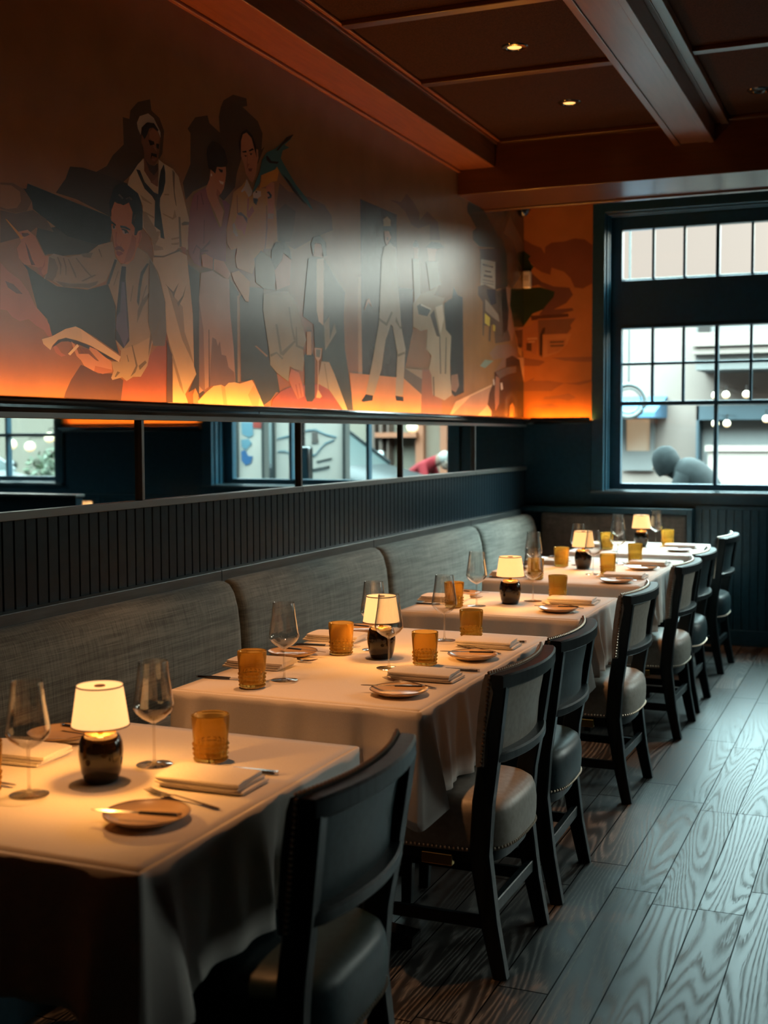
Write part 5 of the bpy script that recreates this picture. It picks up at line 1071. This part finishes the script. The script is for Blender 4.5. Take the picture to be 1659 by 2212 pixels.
def make_car(paint):
    """a parked saloon, nose towards -x"""
    t = empty('car'); Lr = []
    secs = [(0, .45, .62, .62), (.08, .30, .70, .74), (.45, .25, .80, .84), (1.05, .24, .93, .87), (1.25, .24, .97, .88), (1.85, .24, .99, .89), (3.2, .24, 1.0, .89), (3.75, .25, .99, .88), (4.2, .30, .96, .82), (4.38, .42, .80, .70)]
    for x, zb, zt, w in secs:
        Lr.append([(x, -w, zb + .10), (x, -w * .97, zb), (x, w * .97, zb), (x, w, zb + .10), (x, w, zt - .18), (x, w * .96, zt - .06), (x, w * .80, zt), (x, -w * .80, zt), (x, -w * .96, zt - .06), (x, -w, zt - .18)])
    o = MB().loft(Lr).build('body', paint, t, smooth=50)
    g = []
    for x, zt, w in ((1.10, .93, .80), (1.80, 1.40, .60), (2.3, 1.46, .58), (3.0, 1.43, .58), (3.85, .98, .74)):
        g.append([(x, -.78, .93), (x, .78, .93), (x, w, zt), (x, -w, zt)])
    MB().loft(g).build('windscreen', mat('car_glass', day(.10, .13, .13), .3, spec=.15), t, smooth=30)
    MB().loft([[(x, -w, z), (x, w, z), (x, w * .9, z + .02), (x, -w * .9, z + .02)] for x, z, w in ((1.78, 1.395, .62), (2.3, 1.455, .60), (3.0, 1.425, .60), (3.2, 1.33, .62))]).build('roof', paint, t, smooth=50)
    for s in (-1, 1):
        MB().bar([(1.10, s * .79, .94), (1.80, s * .61, 1.40)], .05, .05).build('pillar', paint, t)
        MB().ball((1.28, s * .95, 1.0), .10, 14, 8, (.7, 1, .75)).build('wing_mirror', M_black, t)
        MB().ball((.10, s * .62, .66), .14, 14, 8, (.8, 1.1, .55)).build('headlight', mat('headlight_glass', day(.6, .62, .6), .1, coat=1), t)
        MB().ball((.20, s * .83, .60), .07, 12, 8, (1.2, .5, .6)).build('indicator', mat('indicator_orange', day(.7, .16, .02), .3), t)
        for x in (.80, 3.45):
            w_ = MB(); r = [[(x + q * math.cos(2 * PI * j / 28), s * yy, .32 + q * math.sin(2 * PI * j / 28)) for j in range(28)] for q, yy in ((.20, .70), (.30, .70), (.32, .74), (.32, .88), (.30, .91), (.21, .91), (.20, .89), (.05, .90))]
            w_.loft(r); w_.build('wheel', mat('tyre', (.02, .02, .02), .7), t)
    MB().box(-.02, .02, -.26, .26, .42, .52).build('number_plate', M_white_plastic, t)
    return t
dark = mat('dark_car_paint', day(.016, .022, .025), .5, spec=.1); whitep = mat('white_car_paint', day(.40, .42, .42), .3, coat=.5)
t = make_car(dark); t.location = (2.02, 13.1, GZ); t.scale = (1.05, 1.0, 1.24); tag(t, 'dark parked car on the street, reflected in the mirrors', 'car')
t = make_car(whitep); t.location = (7.9, 13.3, GZ); t.scale = (1.05, 1.0, 1.1); tag(t, 'pale parked car beyond the second window, reflected in the mirror', 'car')
# street information panels in front of the car
M_pap = mat('poster_paper', day(2.1, 1.75, 1.5), .6)
def board(name, a, b, y, lb, cat):
    x0, x1, z0, z1 = mm((a, 912), (b, 1040), y)
    t = empty(name, ((x0 + x1) / 2, y, GZ)); tag(t, lb, cat); hw = (x1 - x0) / 2
    MB().box(-hw, hw, -.03, .03, .15, 2.5).build('panel', M_pap, t, smooth=0)
    MB().box(-hw - .03, -hw, -.05, .05, 0, 2.56).box(hw, hw + .03, -.05, .05, 0, 2.56).box(-hw, hw, -.05, .05, 2.5, 2.56).box(-hw, hw, -.05, .05, .08, .15).build('panel_frame', mat('aluminium_frame', day(.24, .24, .22), .4, .5), t, smooth=0)
    return t, hw, (x0 + x1) / 2
def art(t, cx, y, shapes, colr, name):
    m = MB()
    for pts in shapes:
        P = [mir(*q, y) for q in pts]; m.prism([(q.x - cx, q.z - GZ) for q in P], 1, -.036, -.031)
    return m.build(name, colr, t, smooth=0)
def strip(pts, w): return [(x, y - w) for x, y in pts] + [(x, y + w) for x, y in reversed(pts)]
t, hw, cx = board('poster_stand', 514, 566, 10.7, 'white poster with blue swirls and red square on the pavement, in mirror', 'poster')
bl1, bl2, rd = mat('poster_blue', day(.08, .35, .85), .6), mat('poster_light_blue', day(.4, .8, 1.0), .6), mat('poster_red', day(1.2, .12, .07), .6)
art(t, cx, 10.7, [[(520, 975), (528, 972), (535, 985), (545, 985), (541, 1000), (530, 1005), (521, 995)]], bl1, 'dark_swirl')
art(t, cx, 10.7, [[(520, 912), (545, 912), (546, 940), (536, 945), (522, 938)], [(520, 950), (536, 948), (543, 958), (530, 972), (521, 965)]], bl2, 'light_swirl')
art(t, cx, 10.7, [[(545, 911), (566, 911), (566, 925), (546, 924)]], rd, 'red_square')
t, hw, cx = board('map_board', 593, 740, 10.4, 'large white street map board with pale blue lines, reflected in the mirror', 'board')
art(t, cx, 10.4, [strip([(598, 948), (620, 942), (640, 940), (660, 930), (680, 928), (700, 938), (725, 944)], 1.2), strip([(655, 985), (680, 982), (700, 958), (720, 950)], 1.2), strip([(600, 975), (615, 974), (632, 985)], 1)], bl2, 'map_line')
art(t, cx, 10.4, [[(672, 934), (684, 934), (686, 956), (672, 958)], [(660, 972), (668, 970), (668, 976), (660, 977)]], mat('map_pink', day(.46, .33, .28), .6), 'map_patch')
art(t, cx, 10.4, [strip([(682, 997), (715, 990)], 1.2), strip([(674, 1015), (710, 1008)], 2.4)], mat('map_text', day(.20, .20, .19), .6), 'map_text_line')
p = mir(648, 980, 10.0); t = empty('sign_post', (p.x, 10.0, GZ)); tag(t, 'dark metal post before the map board, reflected in the mirror', 'post')
MB().lathe([(.028, 0), (.028, 2.8)], 16, cap=True).build('pole', M_black, t); MB().box(-.09, .05, -.05, .05, .9, 1.42).build('meter_box', M_black, t, bevel=.02)
p = back_wall(1358, 866, 11.0); t = empty('hanging_sign', (p.x, 11.0, p.z)); tag(t, 'grey ring-shaped hanging sign outside the window', 'sign')
r = .145; mg = mat('sign_grey', day(.22, .24, .23), .5)
MB().tube([(r * math.cos(2 * PI * i / 32), 0, r * math.sin(2 * PI * i / 32)) for i in range(33)], .022, 8).build('ring', mg, t)
MB().tube([(.75 * r * math.cos(2 * PI * i / 32), 0, .75 * r * math.sin(2 * PI * i / 32)) for i in range(33)], .008, 8).build('inner_ring', mg, t)
MB().tube([(0, 0, r), (0, 0, 3.4 - p.z)], .010, 8).tube([(0, 0, 3.4 - p.z), (0, 9.14 - 11.0, 3.4 - p.z)], .012, 8).build('bracket', mg, t)
# shrubs seen through the second window
mleaf = noise_col(mat('shrub_leaf', day(.06, .10, .03), .7), day(.03, .06, .02), day(.12, .17, .05), 3)
for i, (a, y, s) in enumerate(((112, 14.9, .42),)):
    p = mir(a, 985, y); t = empty('shrub', (p.x, y, GZ)); tag(t, 'round green shrub' + ' beyond the second window, reflected in the mirror', 'shrub')
    rnd = random.Random(i); m = MB()
    for k in range(420):
        v = Vector((rnd.gauss(0, 1), rnd.gauss(0, 1), rnd.gauss(0, 1))).normalized() * s * rnd.uniform(.6, 1); c = Vector((0, 0, .95)) + v
        d1 = Vector((rnd.gauss(0, 1), rnd.gauss(0, 1), rnd.gauss(0, 1))).normalized() * .07; d2 = v.cross(d1).normalized() * .03
        m.add([c - d1, c + d2, c + d1, c - d2], [(0, 1, 2, 3)])
    m.build('foliage', mleaf, t, smooth=0, recalc=False); MB().lathe([(.04, 0), (.03, .9)], 10, cap=True).build('stem', M_br, t)
